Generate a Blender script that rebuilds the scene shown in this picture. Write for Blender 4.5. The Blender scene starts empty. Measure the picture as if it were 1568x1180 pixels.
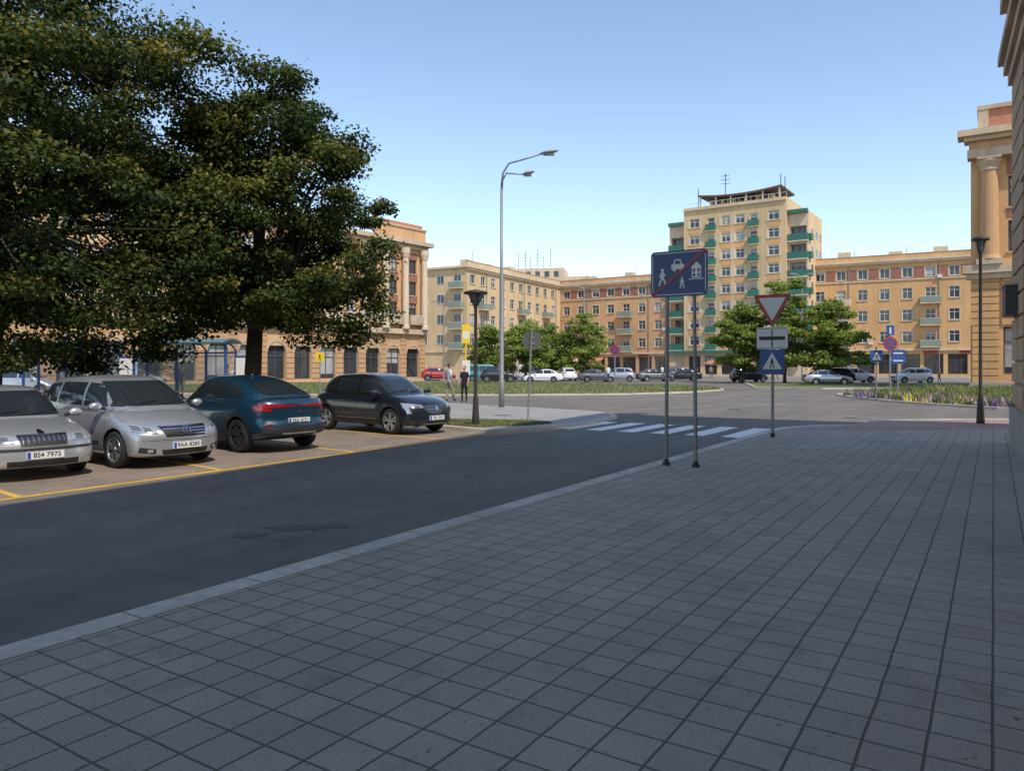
import bpy, bmesh, math, random
import numpy as np
from mathutils import Vector, Matrix
from mathutils.bvhtree import BVHTree
R=random.Random(7)
scene=bpy.context.scene
Z=Vector((0,0,1))
# ------------------------------------------------------------------ materials
M={}
def mat(name,col,rough=.7,metal=0.,var=.0,scale=3.,bump=0.,bscale=40.,coat=0.,spec=.5,var2=0.,scale2=.3,streak=0.,crack=0.):
    m=bpy.data.materials.new(name); m.use_nodes=True; nt=m.node_tree; N=nt.nodes; L=nt.links
    b=N['Principled BSDF']
    b.inputs['Base Color'].default_value=(*col,1); b.inputs['Roughness'].default_value=rough
    b.inputs['Metallic'].default_value=metal; b.inputs['Coat Weight'].default_value=coat
    b.inputs['Coat Roughness'].default_value=.04
    b.inputs['Specular IOR Level'].default_value=spec
    g=N.new('ShaderNodeNewGeometry')
    src=None
    def noisemul(src,sc,va,lo,hi,det=6,stretch=None,rot=0.):
        n=N.new('ShaderNodeTexNoise'); n.inputs['Scale'].default_value=sc; n.inputs['Detail'].default_value=det
        if stretch:
            r0=N.new('ShaderNodeMapping'); r0.inputs['Rotation'].default_value=(0,0,rot); L.new(g.outputs['Position'],r0.inputs['Vector'])
            mp=N.new('ShaderNodeMapping'); mp.inputs['Scale'].default_value=stretch; L.new(r0.outputs[0],mp.inputs['Vector']); L.new(mp.outputs[0],n.inputs['Vector'])
        else: L.new(g.outputs['Position'],n.inputs['Vector'])
        r=N.new('ShaderNodeMapRange'); r.inputs[1].default_value=lo; r.inputs[2].default_value=hi
        r.inputs[3].default_value=1-va; r.inputs[4].default_value=1+va
        L.new(n.outputs['Fac'],r.inputs[0])
        if src is None: return r.outputs[0]
        mu=N.new('ShaderNodeMath'); mu.operation='MULTIPLY'; L.new(src,mu.inputs[0]); L.new(r.outputs[0],mu.inputs[1]); return mu.outputs[0]
    if var>0: src=noisemul(src,scale,var,.25,.75)
    if var2>0: src=noisemul(src,scale2,var2,.3,.7,3)
    if streak>0: src=noisemul(src,1.,streak,.35,.65,4,(1.2,1.2,.12))
    if crack>0:
        wn=N.new('ShaderNodeTexNoise'); wn.inputs['Scale'].default_value=1.5; wn.inputs['Detail'].default_value=6; L.new(g.outputs['Position'],wn.inputs['Vector'])
        wa=N.new('ShaderNodeVectorMath'); wa.operation='MULTIPLY_ADD'; wa.inputs[1].default_value=(.9,.9,.9); L.new(wn.outputs['Color'],wa.inputs[0]); L.new(g.outputs['Position'],wa.inputs[2])
        vo=N.new('ShaderNodeTexVoronoi'); vo.feature='DISTANCE_TO_EDGE'; vo.inputs['Scale'].default_value=.16; L.new(wa.outputs[0],vo.inputs['Vector'])
        r=N.new('ShaderNodeMapRange'); r.inputs[1].default_value=.0012; r.inputs[2].default_value=.003; r.inputs[3].default_value=1-crack; r.inputs[4].default_value=1.; L.new(vo.outputs['Distance'],r.inputs[0])
        mu=N.new('ShaderNodeMath'); mu.operation='MULTIPLY'; L.new(src,mu.inputs[0]); L.new(r.outputs[0],mu.inputs[1]); src=mu.outputs[0]
        src=noisemul(src,320.,.22,.35,.65,2)
        src=noisemul(src,1.,.12,.35,.65,4,(.06,.9,.5),-math.atan2(.842,.54))
        src=noisemul(src,2.4,.09,.35,.65,7)
    if src is not None:
        v=N.new('ShaderNodeVectorMath'); v.operation='SCALE'; v.inputs[0].default_value=col
        L.new(src,v.inputs['Scale']); L.new(v.outputs[0],b.inputs['Base Color'])
    if bump>0:
        n=N.new('ShaderNodeTexNoise'); n.inputs['Scale'].default_value=bscale; n.inputs['Detail'].default_value=4
        L.new(g.outputs['Position'],n.inputs['Vector'])
        bp=N.new('ShaderNodeBump'); bp.inputs['Strength'].default_value=bump; bp.inputs['Distance'].default_value=.01
        L.new(n.outputs['Fac'],bp.inputs['Height']); L.new(bp.outputs[0],b.inputs['Normal'])
    M[name]=m; return m
def tilemat(name,c1,c2,mort,bw,bh,ms,ang,stain=.25,off=0.):
    m=bpy.data.materials.new(name); m.use_nodes=True; nt=m.node_tree; N=nt.nodes; L=nt.links
    b=N['Principled BSDF']; b.inputs['Roughness'].default_value=.72
    g=N.new('ShaderNodeNewGeometry')
    wn=N.new('ShaderNodeTexNoise'); wn.inputs['Scale'].default_value=2.2; wn.inputs['Detail'].default_value=4; L.new(g.outputs['Position'],wn.inputs['Vector'])
    ws=N.new('ShaderNodeVectorMath'); ws.operation='SCALE'; ws.inputs['Scale'].default_value=.016; L.new(wn.outputs['Color'],ws.inputs[0])
    wa=N.new('ShaderNodeVectorMath'); wa.operation='ADD'; L.new(g.outputs['Position'],wa.inputs[0]); L.new(ws.outputs[0],wa.inputs[1])
    mp=N.new('ShaderNodeMapping'); mp.inputs['Rotation'].default_value=(0,0,ang); L.new(wa.outputs[0],mp.inputs['Vector'])
    br=N.new('ShaderNodeTexBrick'); br.offset=off; br.squash=1
    for k,v in (('Scale',1),('Brick Width',bw),('Row Height',bh),('Mortar Size',ms),('Mortar Smooth',.5),('Bias',0)): br.inputs[k].default_value=v
    br.inputs['Color1'].default_value=(*c1,1); br.inputs['Color2'].default_value=(*c2,1); br.inputs['Mortar'].default_value=(*mort,1)
    L.new(mp.outputs[0],br.inputs['Vector'])
    def nz(sc,det,lo,hi,a,bb,ro=.5):
        n=N.new('ShaderNodeTexNoise'); n.inputs['Scale'].default_value=sc; n.inputs['Detail'].default_value=det; n.inputs['Roughness'].default_value=ro; L.new(g.outputs['Position'],n.inputs['Vector'])
        r=N.new('ShaderNodeMapRange'); r.inputs[1].default_value=lo; r.inputs[2].default_value=hi; r.inputs[3].default_value=a; r.inputs[4].default_value=bb; L.new(n.outputs['Fac'],r.inputs[0]); return n,r.outputs[0]
    n1,o1=nz(.5,5,.3,.7,1-stain,1+stain,.65)
    n2,o2=nz(80,5,.3,.7,.72,1.28,.65)
    n3,o3=nz(3.2,8,.56,.76,1.,.62,.65)
    n4,o4=nz(26,2,.68,.74,1.,.5)
    src=o1
    for o in (o2,o3,o4):
        a=N.new('ShaderNodeMath'); a.operation='MULTIPLY'; L.new(src,a.inputs[0]); L.new(o,a.inputs[1]); src=a.outputs[0]
    v=N.new('ShaderNodeVectorMath'); v.operation='SCALE'; L.new(br.outputs['Color'],v.inputs[0]); L.new(src,v.inputs['Scale']); L.new(v.outputs[0],b.inputs['Base Color'])
    inv=N.new('ShaderNodeMath'); inv.operation='MULTIPLY_ADD'; inv.inputs[1].default_value=-1; inv.inputs[2].default_value=1; L.new(br.outputs['Fac'],inv.inputs[0])
    ad=N.new('ShaderNodeMath'); ad.operation='MULTIPLY_ADD'; ad.inputs[1].default_value=.35; L.new(n2.outputs['Fac'],ad.inputs[0]); L.new(inv.outputs[0],ad.inputs[2])
    bp=N.new('ShaderNodeBump'); bp.inputs['Strength'].default_value=.7; bp.inputs['Distance'].default_value=.006; L.new(ad.outputs[0],bp.inputs['Height']); L.new(bp.outputs[0],b.inputs['Normal'])
    M[name]=m
def leafmat(name,col,trans):
    m=bpy.data.materials.new(name); m.use_nodes=True; nt=m.node_tree; N=nt.nodes; L=nt.links
    b=N['Principled BSDF']; b.inputs['Base Color'].default_value=(*col,1); b.inputs['Roughness'].default_value=.6; b.inputs['Specular IOR Level'].default_value=.2
    t=N.new('ShaderNodeBsdfTranslucent'); t.inputs['Color'].default_value=(col[0]*1.5,col[1]*1.5,col[2]*.8,1)
    mx=N.new('ShaderNodeMixShader'); mx.inputs[0].default_value=trans
    L.new(b.outputs[0],mx.inputs[1]); L.new(t.outputs[0],mx.inputs[2]); L.new(mx.outputs[0],N['Material Output'].inputs['Surface'])
    M[name]=m
DA=math.atan2(.842,.54)
tilemat('paving',(.325,.262,.205),(.375,.305,.242),(.10,.08,.056),.25,.25,.0085,-DA,.14)
tilemat('red_paving',(.33,.18,.14),(.38,.225,.18),(.14,.10,.08),.22,.11,.006,-DA,.15,.5)
tilemat('parking_paving',(.225,.17,.125),(.27,.21,.16),(.14,.11,.08),.2,.1,.006,-DA,.22,.5)
tilemat('light_paving',(.28,.26,.235),(.33,.31,.28),(.17,.155,.14),.3,.3,.008,-DA,.15)
mat('asphalt',(.158,.134,.113),.85,var=.2,scale=60,bump=.6,bscale=140,var2=.14,scale2=.3,crack=.3)
mat('asphalt_patch',(.118,.10,.085),.9,var=.3,scale=60,bump=.5,bscale=120)
mat('plaza_ground',(.2,.18,.16),.9,var=.2,scale=.6)
mat('kerb',(.52,.44,.365),.8,var=.18,scale=9,bump=.4,bscale=60,var2=.18,scale2=1.)
mat('joint',(.16,.13,.10),.9)
mat('white_paint',(.80,.75,.69),.6,var=.12,scale=12,var2=.1,scale2=2)
mat('worn_paint',(.32,.30,.27),.7,var=.3,scale=6)
mat('yellow_paint',(.62,.36,.06),.7,var=.3,scale=14,var2=.2,scale2=2)
mat('worn_yellow',(.45,.29,.10),.8,var=.4,scale=12)
mat('grass',(.12,.135,.04),.9,var=.4,scale=3,var2=.35,scale2=.25)
mat('soil',(.13,.09,.055),.95,var=.3,scale=6)
mat('blade_a',(.10,.135,.035),.7); mat('blade_b',(.20,.20,.06),.7); mat('blade_c',(.33,.27,.12),.7)
mat('flower_p',(.27,.13,.38),.7); mat('flower_y',(.6,.5,.08),.7); mat('flower_w',(.6,.55,.5),.7); mat('dead_leaf',(.14,.09,.045),.8)
mat('galv',(.27,.265,.26),.5,metal=.35,var=.12,scale=8)
mat('dark_metal',(.045,.047,.05),.5,metal=.3)
mat('brown_metal',(.055,.045,.035),.5,metal=.3)
mat('canopy_brown',(.16,.10,.07),.7)
mat('sign_blue',(.012,.06,.22),.4); mat('sign_navy',(.014,.045,.14),.4); mat('sign_white',(.66,.62,.57),.4); mat('sign_red',(.36,.015,.02),.4); mat('sign_black',(.015,.015,.015),.5)
mat('sign_back',(.10,.10,.10),.6,metal=.2); mat('sign_yellow',(.75,.5,.03),.4)
mat('glass',(.02,.025,.03),.05,spec=.8); mat('glass_dark',(.035,.042,.05),.12,spec=.7,var=.5,scale=.5); mat('curtain',(.36,.35,.33),.3,var=.35,scale=.9)
mat('pale_glass',(.14,.16,.16),.1)
m=mat('clear_glass',(.25,.32,.32),.05); nt=m.node_tree; tr=nt.nodes.new('ShaderNodeBsdfTransparent'); mx=nt.nodes.new('ShaderNodeMixShader'); mx.inputs[0].default_value=.22
nt.links.new(tr.outputs[0],mx.inputs[1]); nt.links.new(nt.nodes['Principled BSDF'].outputs[0],mx.inputs[2]); nt.links.new(mx.outputs[0],nt.nodes['Material Output'].inputs['Surface'])
mat('frame_white',(.62,.61,.58),.6); mat('frame_brown',(.12,.065,.045),.6)
kw=dict(rough=.88,var=.07,scale=2.5,var2=.09,scale2=.12,streak=.08)
mat('plaster_orange',(.56,.32,.16),**kw)
mat('plaster_ochre',(.60,.345,.15),**kw)
mat('plaster_tan',(.50,.29,.15),**kw)
mat('plaster_cream',(.61,.435,.24),**kw)
mat('plaster_pale',(.60,.47,.325),**kw)
mat('stone_trim',(.50,.38,.255),.8,var=.1,scale=3,var2=.12,scale2=.3,streak=.1)
mat('stone_grey',(.36,.31,.26),.85,var=.12,scale=4,bump=.3,bscale=30)
mat('red_panel',(.29,.12,.08),.7,var=.12,scale=2); mat('roof_red',(.46,.19,.11),.8,var=.15,scale=3)
mat('green_panel',(.03,.145,.105),.6,var=.15,scale=1); mat('teal_panel',(.22,.26,.20),.6); mat('shelter_roof',(.10,.17,.17),.5)
mat('roof_grey',(.3,.29,.28),.8,var=.1,scale=2)
mat('near_wall',(.48,.31,.175),.85,var=.12,scale=3,bump=.3,bscale=50,var2=.12,scale2=.5,streak=.1)
mat('near_trim',(.50,.36,.235),.85,var=.1,scale=5,bump=.2,bscale=40,streak=.15)
mat('bark',(.055,.044,.032),.95,var=.35,scale=9,bump=1,bscale=18)
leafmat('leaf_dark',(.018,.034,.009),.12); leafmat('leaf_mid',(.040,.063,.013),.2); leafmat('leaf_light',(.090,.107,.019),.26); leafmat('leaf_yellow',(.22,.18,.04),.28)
leafmat('leafb_dark',(.075,.12,.026),.22); leafmat('leafb_mid',(.155,.21,.04),.28); leafmat('leafb_light',(.25,.31,.065),.3)
mat('tyre',(.018,.018,.019),.8); mat('rim',(.42,.43,.45),.3,metal=.8); mat('well',(.006,.006,.006),.9)
mat('black_plastic',(.02,.02,.021),.55); mat('chrome',(.55,.54,.53),.2,metal=1.); mat('seam',(.012,.012,.012),.7)
mat('headlamp',(.42,.44,.47),.08,coat=1,metal=.4); mat('lamp_inner',(.12,.125,.13),.15,coat=1); mat('tail',(.28,.01,.012),.15,coat=1); mat('orange_lamp',(.6,.2,.03),.2,coat=1)
mat('plate',(.7,.7,.7),.4); mat('plate_blue',(.02,.06,.4),.4)
for nm,c,mt in (('p_silver',(.49,.50,.52),.65),('p_silver2',(.52,.53,.55),.6),('p_blue',(.010,.048,.085),.4),('p_dark',(.016,.021,.032),.35),('p_white',(.75,.75,.74),0),('p_red',(.4,.02,.02),0),('p_black',(.012,.012,.014),.1),('p_teal',(.02,.22,.24),0),('p_grey',(.13,.13,.14),.5)):
    mat(nm,c,.32 if mt else .4,metal=mt,coat=1)
mat('skin',(.45,.27,.19),.6); mat('hair',(.05,.03,.02),.7); mat('shirt_white',(.6,.62,.66),.8); mat('cloth_black',(.012,.012,.014),.8); mat('cloth_blue',(.05,.08,.16),.8); mat('cloth_khaki',(.3,.25,.16),.8); mat('cloth_red',(.35,.03,.03),.8)
# ------------------------------------------------------------------ mesh helpers
class Frame:
    def __init__(s,o,sd,od=None):
        s.o=Vector((o[0],o[1],o[2] if len(o)>2 else 0)); s.s=Vector((sd[0],sd[1],0)).normalized()
        s.n=Vector((od[0],od[1],0)).normalized() if od else Vector((s.s.y,-s.s.x,0))
    def __call__(s,a,b,c): return s.o+s.s*a+s.n*b+Z*c
W0=Frame((0,0,0),(1,0),(0,1))
class MB:
    def __init__(s): s.g={}
    def grp(s,k):
        if k not in s.g: s.g[k]=([],[])
        return s.g[k]
    def face(s,k,pts):
        v,f=s.grp(k); b=len(v); v.extend([tuple(p) for p in pts]); f.append(tuple(range(b,b+len(pts))))
    def mesh(s,k,vs,fs):
        v,f=s.grp(k); b=len(v); v.extend([tuple(p) for p in vs]); f.extend([tuple(i+b for i in q) for q in fs])
    def box(s,k,F,a0,a1,b0,b1,c0,c1):
        p=[F(a,b,c) for a in (a0,a1) for b in (b0,b1) for c in (c0,c1)]
        s.mesh(k,p,[(0,1,3,2),(4,6,7,5),(0,4,5,1),(2,3,7,6),(0,2,6,4),(1,5,7,3)])
    def tube(s,k,pts,rad,n=10,cap=True):
        pts=[Vector(p) for p in pts]; vs=[];fs=[]
        if not hasattr(rad,'__len__'): rad=[rad]*len(pts)
        ref=None
        for i,p in enumerate(pts):
            t=(pts[min(i+1,len(pts)-1)]-pts[max(i-1,0)]).normalized()
            if ref is None: ref=Vector((1,0,0)) if abs(t.x)<.8 else Vector((0,1,0))
            a=(ref-t*ref.dot(t)).normalized(); b=t.cross(a); ref=a
            for j in range(n):
                an=2*math.pi*j/n; vs.append(p+(a*math.cos(an)+b*math.sin(an))*rad[i])
        for i in range(len(pts)-1):
            for j in range(n):
                q=(j+1)%n; fs.append((i*n+j,i*n+q,(i+1)*n+q,(i+1)*n+j))
        if cap: fs.append(tuple(range(n-1,-1,-1))); fs.append(tuple((len(pts)-1)*n+j for j in range(n)))
        s.mesh(k,vs,fs)
    def lathe(s,k,c,prof,n=20,axis='z'):
        vs=[];fs=[];c=Vector(c)
        for (r,h) in prof:
            for j in range(n):
                a=2*math.pi*j/n; x,y=math.cos(a)*r,math.sin(a)*r
                vs.append(c+(Vector((x,y,h)) if axis=='z' else Vector((x,h,y))))
        for i in range(len(prof)-1):
            for j in range(n):
                q=(j+1)%n; fs.append((i*n+j,i*n+q,(i+1)*n+q,(i+1)*n+j))
        s.mesh(k,vs,fs)
    def build(s,name,mw=None,smooth=(),parts={}):
        e=bpy.data.objects.new(name,None); scene.collection.objects.link(e); e.empty_display_size=.2
        if mw is not None: e.matrix_world=mw
        for k,(v,f) in s.g.items():
            me=bpy.data.meshes.new(parts.get(k,k)); me.from_pydata(v,[],f); me.materials.append(M[k])
            if k in smooth or smooth=='all':
                me.polygons.foreach_set('use_smooth',[True]*len(f))
            me.update(); o=bpy.data.objects.new(parts.get(k,k),me); scene.collection.objects.link(o); o.parent=e
        return e
def single(name,verts,faces,mats,idx=None,smooth=False):
    me=bpy.data.meshes.new(name); me.from_pydata(verts,[],faces)
    for m in mats: me.materials.append(M[m])
    if idx is not None: me.polygons.foreach_set('material_index',idx)
    if smooth: me.polygons.foreach_set('use_smooth',[True]*len(faces))
    me.update(); o=bpy.data.objects.new(name,me); scene.collection.objects.link(o); return o
def flat(name,pts,z,m):
    return single(name,[(p[0],p[1],z) for p in pts],[tuple(range(len(pts)))],[m])
def slab(name,pts,z,mt,mk,kw):
    P=[Vector((p[0],p[1])) for p in pts]; n=len(P)
    ar=sum(P[i].x*P[(i+1)%n].y-P[(i+1)%n].x*P[i].y for i in range(n))
    if ar<0: P=P[::-1]
    inn=[]
    for i in range(n):
        a=(P[i]-P[i-1]).normalized(); b=(P[(i+1)%n]-P[i]).normalized()
        na=Vector((-a.y,a.x)); nb=Vector((-b.y,b.x)); m=(na+nb)
        m=m.normalized() if m.length>1e-4 else na
        inn.append(P[i]+m*kw/max(m.dot(na),.4))
    V=[(p.x,p.y,z) for p in inn]+[(p.x,p.y,z) for p in P]+[(p.x,p.y,-.05) for p in P]
    F=[tuple(range(n))]; I=[0]
    for i in range(n):
        q=(i+1)%n; F.append((i,n+i,n+q,q)); F.append((n+i,2*n+i,2*n+q,n+q)); I+=[1,1]
    return single(name,V,F,[mt,mk],I)
# ------------------------------------------------------------------ ground
D=Vector((.54,.842,0)).normalized(); NN=Vector((D.y,-D.x,0)); O=Vector((0,9.4,0))
def UV(u,v): p=O+D*u+NN*v; return (p.x,p.y)
flat('ground',[(-900,-600),(900,-600),(900,1200),(-900,1200)],-.03,'plaza_ground')
flat('road',[(-60,-50),(70,-50),(90,40),(60,84),(20,96),(-20,90),(-70,60)],0,'asphalt')
cor=[UV(-40,0),UV(12.6,0),UV(13.8,.12),UV(15,.7),UV(16.2,1.9),(11.2,23.6),(14,24.2),(60,25.5),(60,-40),(10,-45)]
slab('pavement',cor,.10,'paving','kerb',.25)
mb=MB()
KF=Frame((O.x,O.y,0),(D.x,D.y),(NN.x,NN.y))
u=-14
while u<12.5:
    mb.box('joint',KF,u,u+.010,-.002,.25,.05,.1015); u+=1.0
mb.box('joint',KF,-30,12.5,.25,.258,.05,.1015)
mb.build('kerb_joints')
rp=[UV(12.9,.5),UV(15.2,1.4),(11.0,22.9),(14,23.4),(24,23.8),(24,20.6),(13.2,20.3)]
flat('tactile_paving',rp,.104,'red_paving')
flat('parking_bay',[UV(-26,-6.1),UV(8.7,-6.3),(-5.5,24.7),UV(-26,-12.4)],.004,'parking_paving')
isl=[(-.6,20.0),(1.1,21.4),(2.3,23.0),(3.1,24.4),(3.6,25.6),(3.6,27.0),(2.9,28.4),(1.5,30),(-1,32.5),(-5,36.5),(-14,42),(-40,42),(-48,30),UV(-26,-12.4),(-5.5,24.7)]
slab('traffic_island_pavement',isl,.10,'light_paving','kerb',.16)
gp=[(-.9,20.75),(.6,21.6),(1.2,22.2),(.6,23.0),(-3.3,23.8),(-3.6,23.2)]
flat('island_grass_ground',gp,.104,'soil')
flat('tree_bed_ground',[(-5.2,25.2),(-4,28),(-12,31),(-26,26),(-24,8),(-17.2,12)],.104,'soil')
lawn=[(-45,52),(-30,49),(-12,45.5),(0,45.2),(7,46.5),(12,50),(15.5,55),(17,61),(15.5,68),(10,74),(0,78),(-45,78)]
slab('lawn_ground',lawn,.10,'grass','kerb',.2)
bed=[(19.8,46),(18.9,42),(18.7,37.5),(19.1,34),(20,31),(22,28.8),(25,27.8),(50,28.2),(50,55),(30,58)]
slab('flower_bed_ground',bed,.10,'soil','kerb',.25)
slab('lawn_ground',[(20,62),(24,58),(48,62),(46,76),(24,78)],.10,'grass','kerb',.2)
slab('far_pavement',[(-60,40),(-45,50),(-34,61),(-9,93),(-5,118),(8,146),(12,147),(48,121),(52,125),(72,113),(80,118),(60,140),(10,170),(-60,150),(-90,80)],.1,'light_paving','kerb',.2)
mb=MB()
for i in range(6):
    v=-.5-i*.96
    mb.box('white_paint',KF,11.0,14.1,v-.25,v+.25,.001,.006)
mb.build('zebra_crossing')
mb=MB()
mb.box('yellow_paint',KF,-26,8.7,-6.18,-6.06,.004,.0095)
for i,uu in enumerate([-9.3,-6.1,-2.9,.3,3.5,6.6]):
    p=UV(uu,-6.2); F2=Frame(p,(-.766,.643))
    mb.box('yellow_paint',F2,0,5.2,-.05,.05,.004,.009)
mb.box('yellow_paint',Frame((-.5,19.85),(1.7,1.4),(1.4,-1.7)),0,2.1,.02,.14,.001,.007)
mb.box('yellow_paint',Frame((1.1,21.25),(1.2,1.6),(1.6,-1.2)),0,2.4,.02,.14,.001,.007)
for uu in [x*.75-12 for x in range(32)]:
    if R.random()<.6:
        l=R.uniform(.05,.4); mb.box('worn_yellow',KF,uu+R.uniform(0,.4),uu+.4+l,-.06,-.004,.001,.02)
mb.build('yellow_line_marking')
mb=MB()
for (x0,y0,x1,y1,w) in [(5,31,9,33.2,.10),(10.5,34,13,35.4,.1),(17.5,60,30,61,.15),(3,42,18,48,.1)]:
    d=Vector((x1-x0,y1-y0,0)); F2=Frame((x0,y0),(d.x,d.y)); mb.box('worn_paint',F2,0,d.length,-w/2,w/2,.001,.006)
mb.build('lane_marking')
mb=MB()
for (x,y,rx,ry) in [(-2.3,8.4,.42,.08),(-2.75,8.0,.2,.05)]:
    pts=[]
    for j in range(26):
        a=j/26*2*math.pi; k=1+R.uniform(-.35,.35); q=Vector((1,.15,0))*(math.cos(a)*rx*k)+Vector((0,1,0))*(math.sin(a)*ry*k*2); pts.append((x+q.x,y+q.y,.004))
    mb.face('asphalt_patch',pts)
mb.build('asphalt_stain')
mb=MB()
for (x,y) in ((4.9,28.6),(9.2,31)): mb.lathe('dark_metal',(x,y,0),[(.33,.001),(.33,.006),(0,.006)],20)
mb.build('manhole_cover')
# ------------------------------------------------------------------ grass
def inpoly(x,y,P):
    c=np.zeros(len(x),bool); j=len(P)-1
    for i in range(len(P)):
        xi,yi=P[i]; xj,yj=P[j]
        c^=((yi>y)!=(yj>y))&(x<(xj-xi)*(y-yi)/((yj-yi)+1e-12)+xi); j=i
    return c
def blades(name,poly,n,h,w,mats,z=.1,seed=1,wt=None,clump=0,lean=.35):
    g=np.random.default_rng(seed); P=np.array(poly); lo=P.min(0); hi=P.max(0)
    x=g.uniform(lo[0],hi[0],n*4); y=g.uniform(lo[1],hi[1],n*4); cl=np.zeros(n*4,int); hs=np.ones(n*4)
    if clump:
        cx=g.uniform(lo[0],hi[0],clump); cy=g.uniform(lo[1],hi[1],clump); k=g.integers(0,clump,n*4)
        x=cx[k]+g.normal(0,.18,n*4); y=cy[k]+g.normal(0,.18,n*4); hs=g.uniform(.45,1.2,clump)[k]; cl=g.choice(len(mats),clump,p=wt)[k]
    m=inpoly(x,y,poly); x=x[m][:n]; y=y[m][:n]; cl=cl[m][:n]; hs=hs[m][:n]; n=len(x)
    a=g.uniform(0,2*np.pi,n); hh=g.uniform(.4,1,n)*h*hs; lx=g.normal(0,lean,n)*hh; ly=g.normal(0,lean,n)*hh
    ww=w*g.uniform(.6,1.3,n); V=np.zeros((n,3,3))
    V[:,0]=np.c_[x-np.cos(a)*ww,y-np.sin(a)*ww,np.full(n,z)]; V[:,1]=np.c_[x+np.cos(a)*ww,y+np.sin(a)*ww,np.full(n,z)]; V[:,2]=np.c_[x+lx,y+ly,z+hh]
    me=bpy.data.meshes.new(name); me.from_pydata(V.reshape(-1,3).tolist(),[],np.arange(n*3).reshape(-1,3).tolist())
    for q in mats: me.materials.append(M[q])
    idx=g.choice(len(mats),n,p=wt)
    if clump: idx=np.where(g.random(n)<.7,cl,idx)
    me.polygons.foreach_set('material_index',idx.astype(np.int32)); me.update()
    o=bpy.data.objects.new(name,me); scene.collection.objects.link(o)
blades('island_grass',gp,11000,.10,.012,['blade_a','blade_b','blade_c'],.1,2,[.5,.35,.15])
blades('lawn_grass',lawn,34000,.09,.045,['blade_a','blade_b','blade_c'],.1,3,[.6,.28,.12])
bedin=[(20.2,45.5),(19.3,42),(19.1,37.7),(19.5,34.2),(20.4,31.3),(22.2,29.3),(25,28.2),(42,28.8),(42,52),(30,55)]
blades('ornamental_grass',bedin,30000,.5,.035,['blade_a','blade_b','blade_c','leafb_mid'],.1,4,[.28,.25,.19,.28],clump=900)
blades('flowers',[(18.9,44),(18.9,35),(20.5,31),(26,28.6),(26,32),(22,44)],6500,.36,.045,['flower_p','blade_a','flower_y','flower_w'],.1,5,[.35,.35,.2,.1],clump=240)
blades('leaf_litter',[(-3,4.3),(8,20),(10,16),(1.5,2)],160,.012,.012,['dead_leaf','blade_c'],.103,6,[.7,.3],lean=2.2)
blades('leaf_litter',[UV(-5,-.35),UV(12,-.35),UV(12,-.02),UV(-5,-.02)],260,.012,.014,['dead_leaf','blade_c'],.004,7,[.7,.3],lean=2.2)
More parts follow.
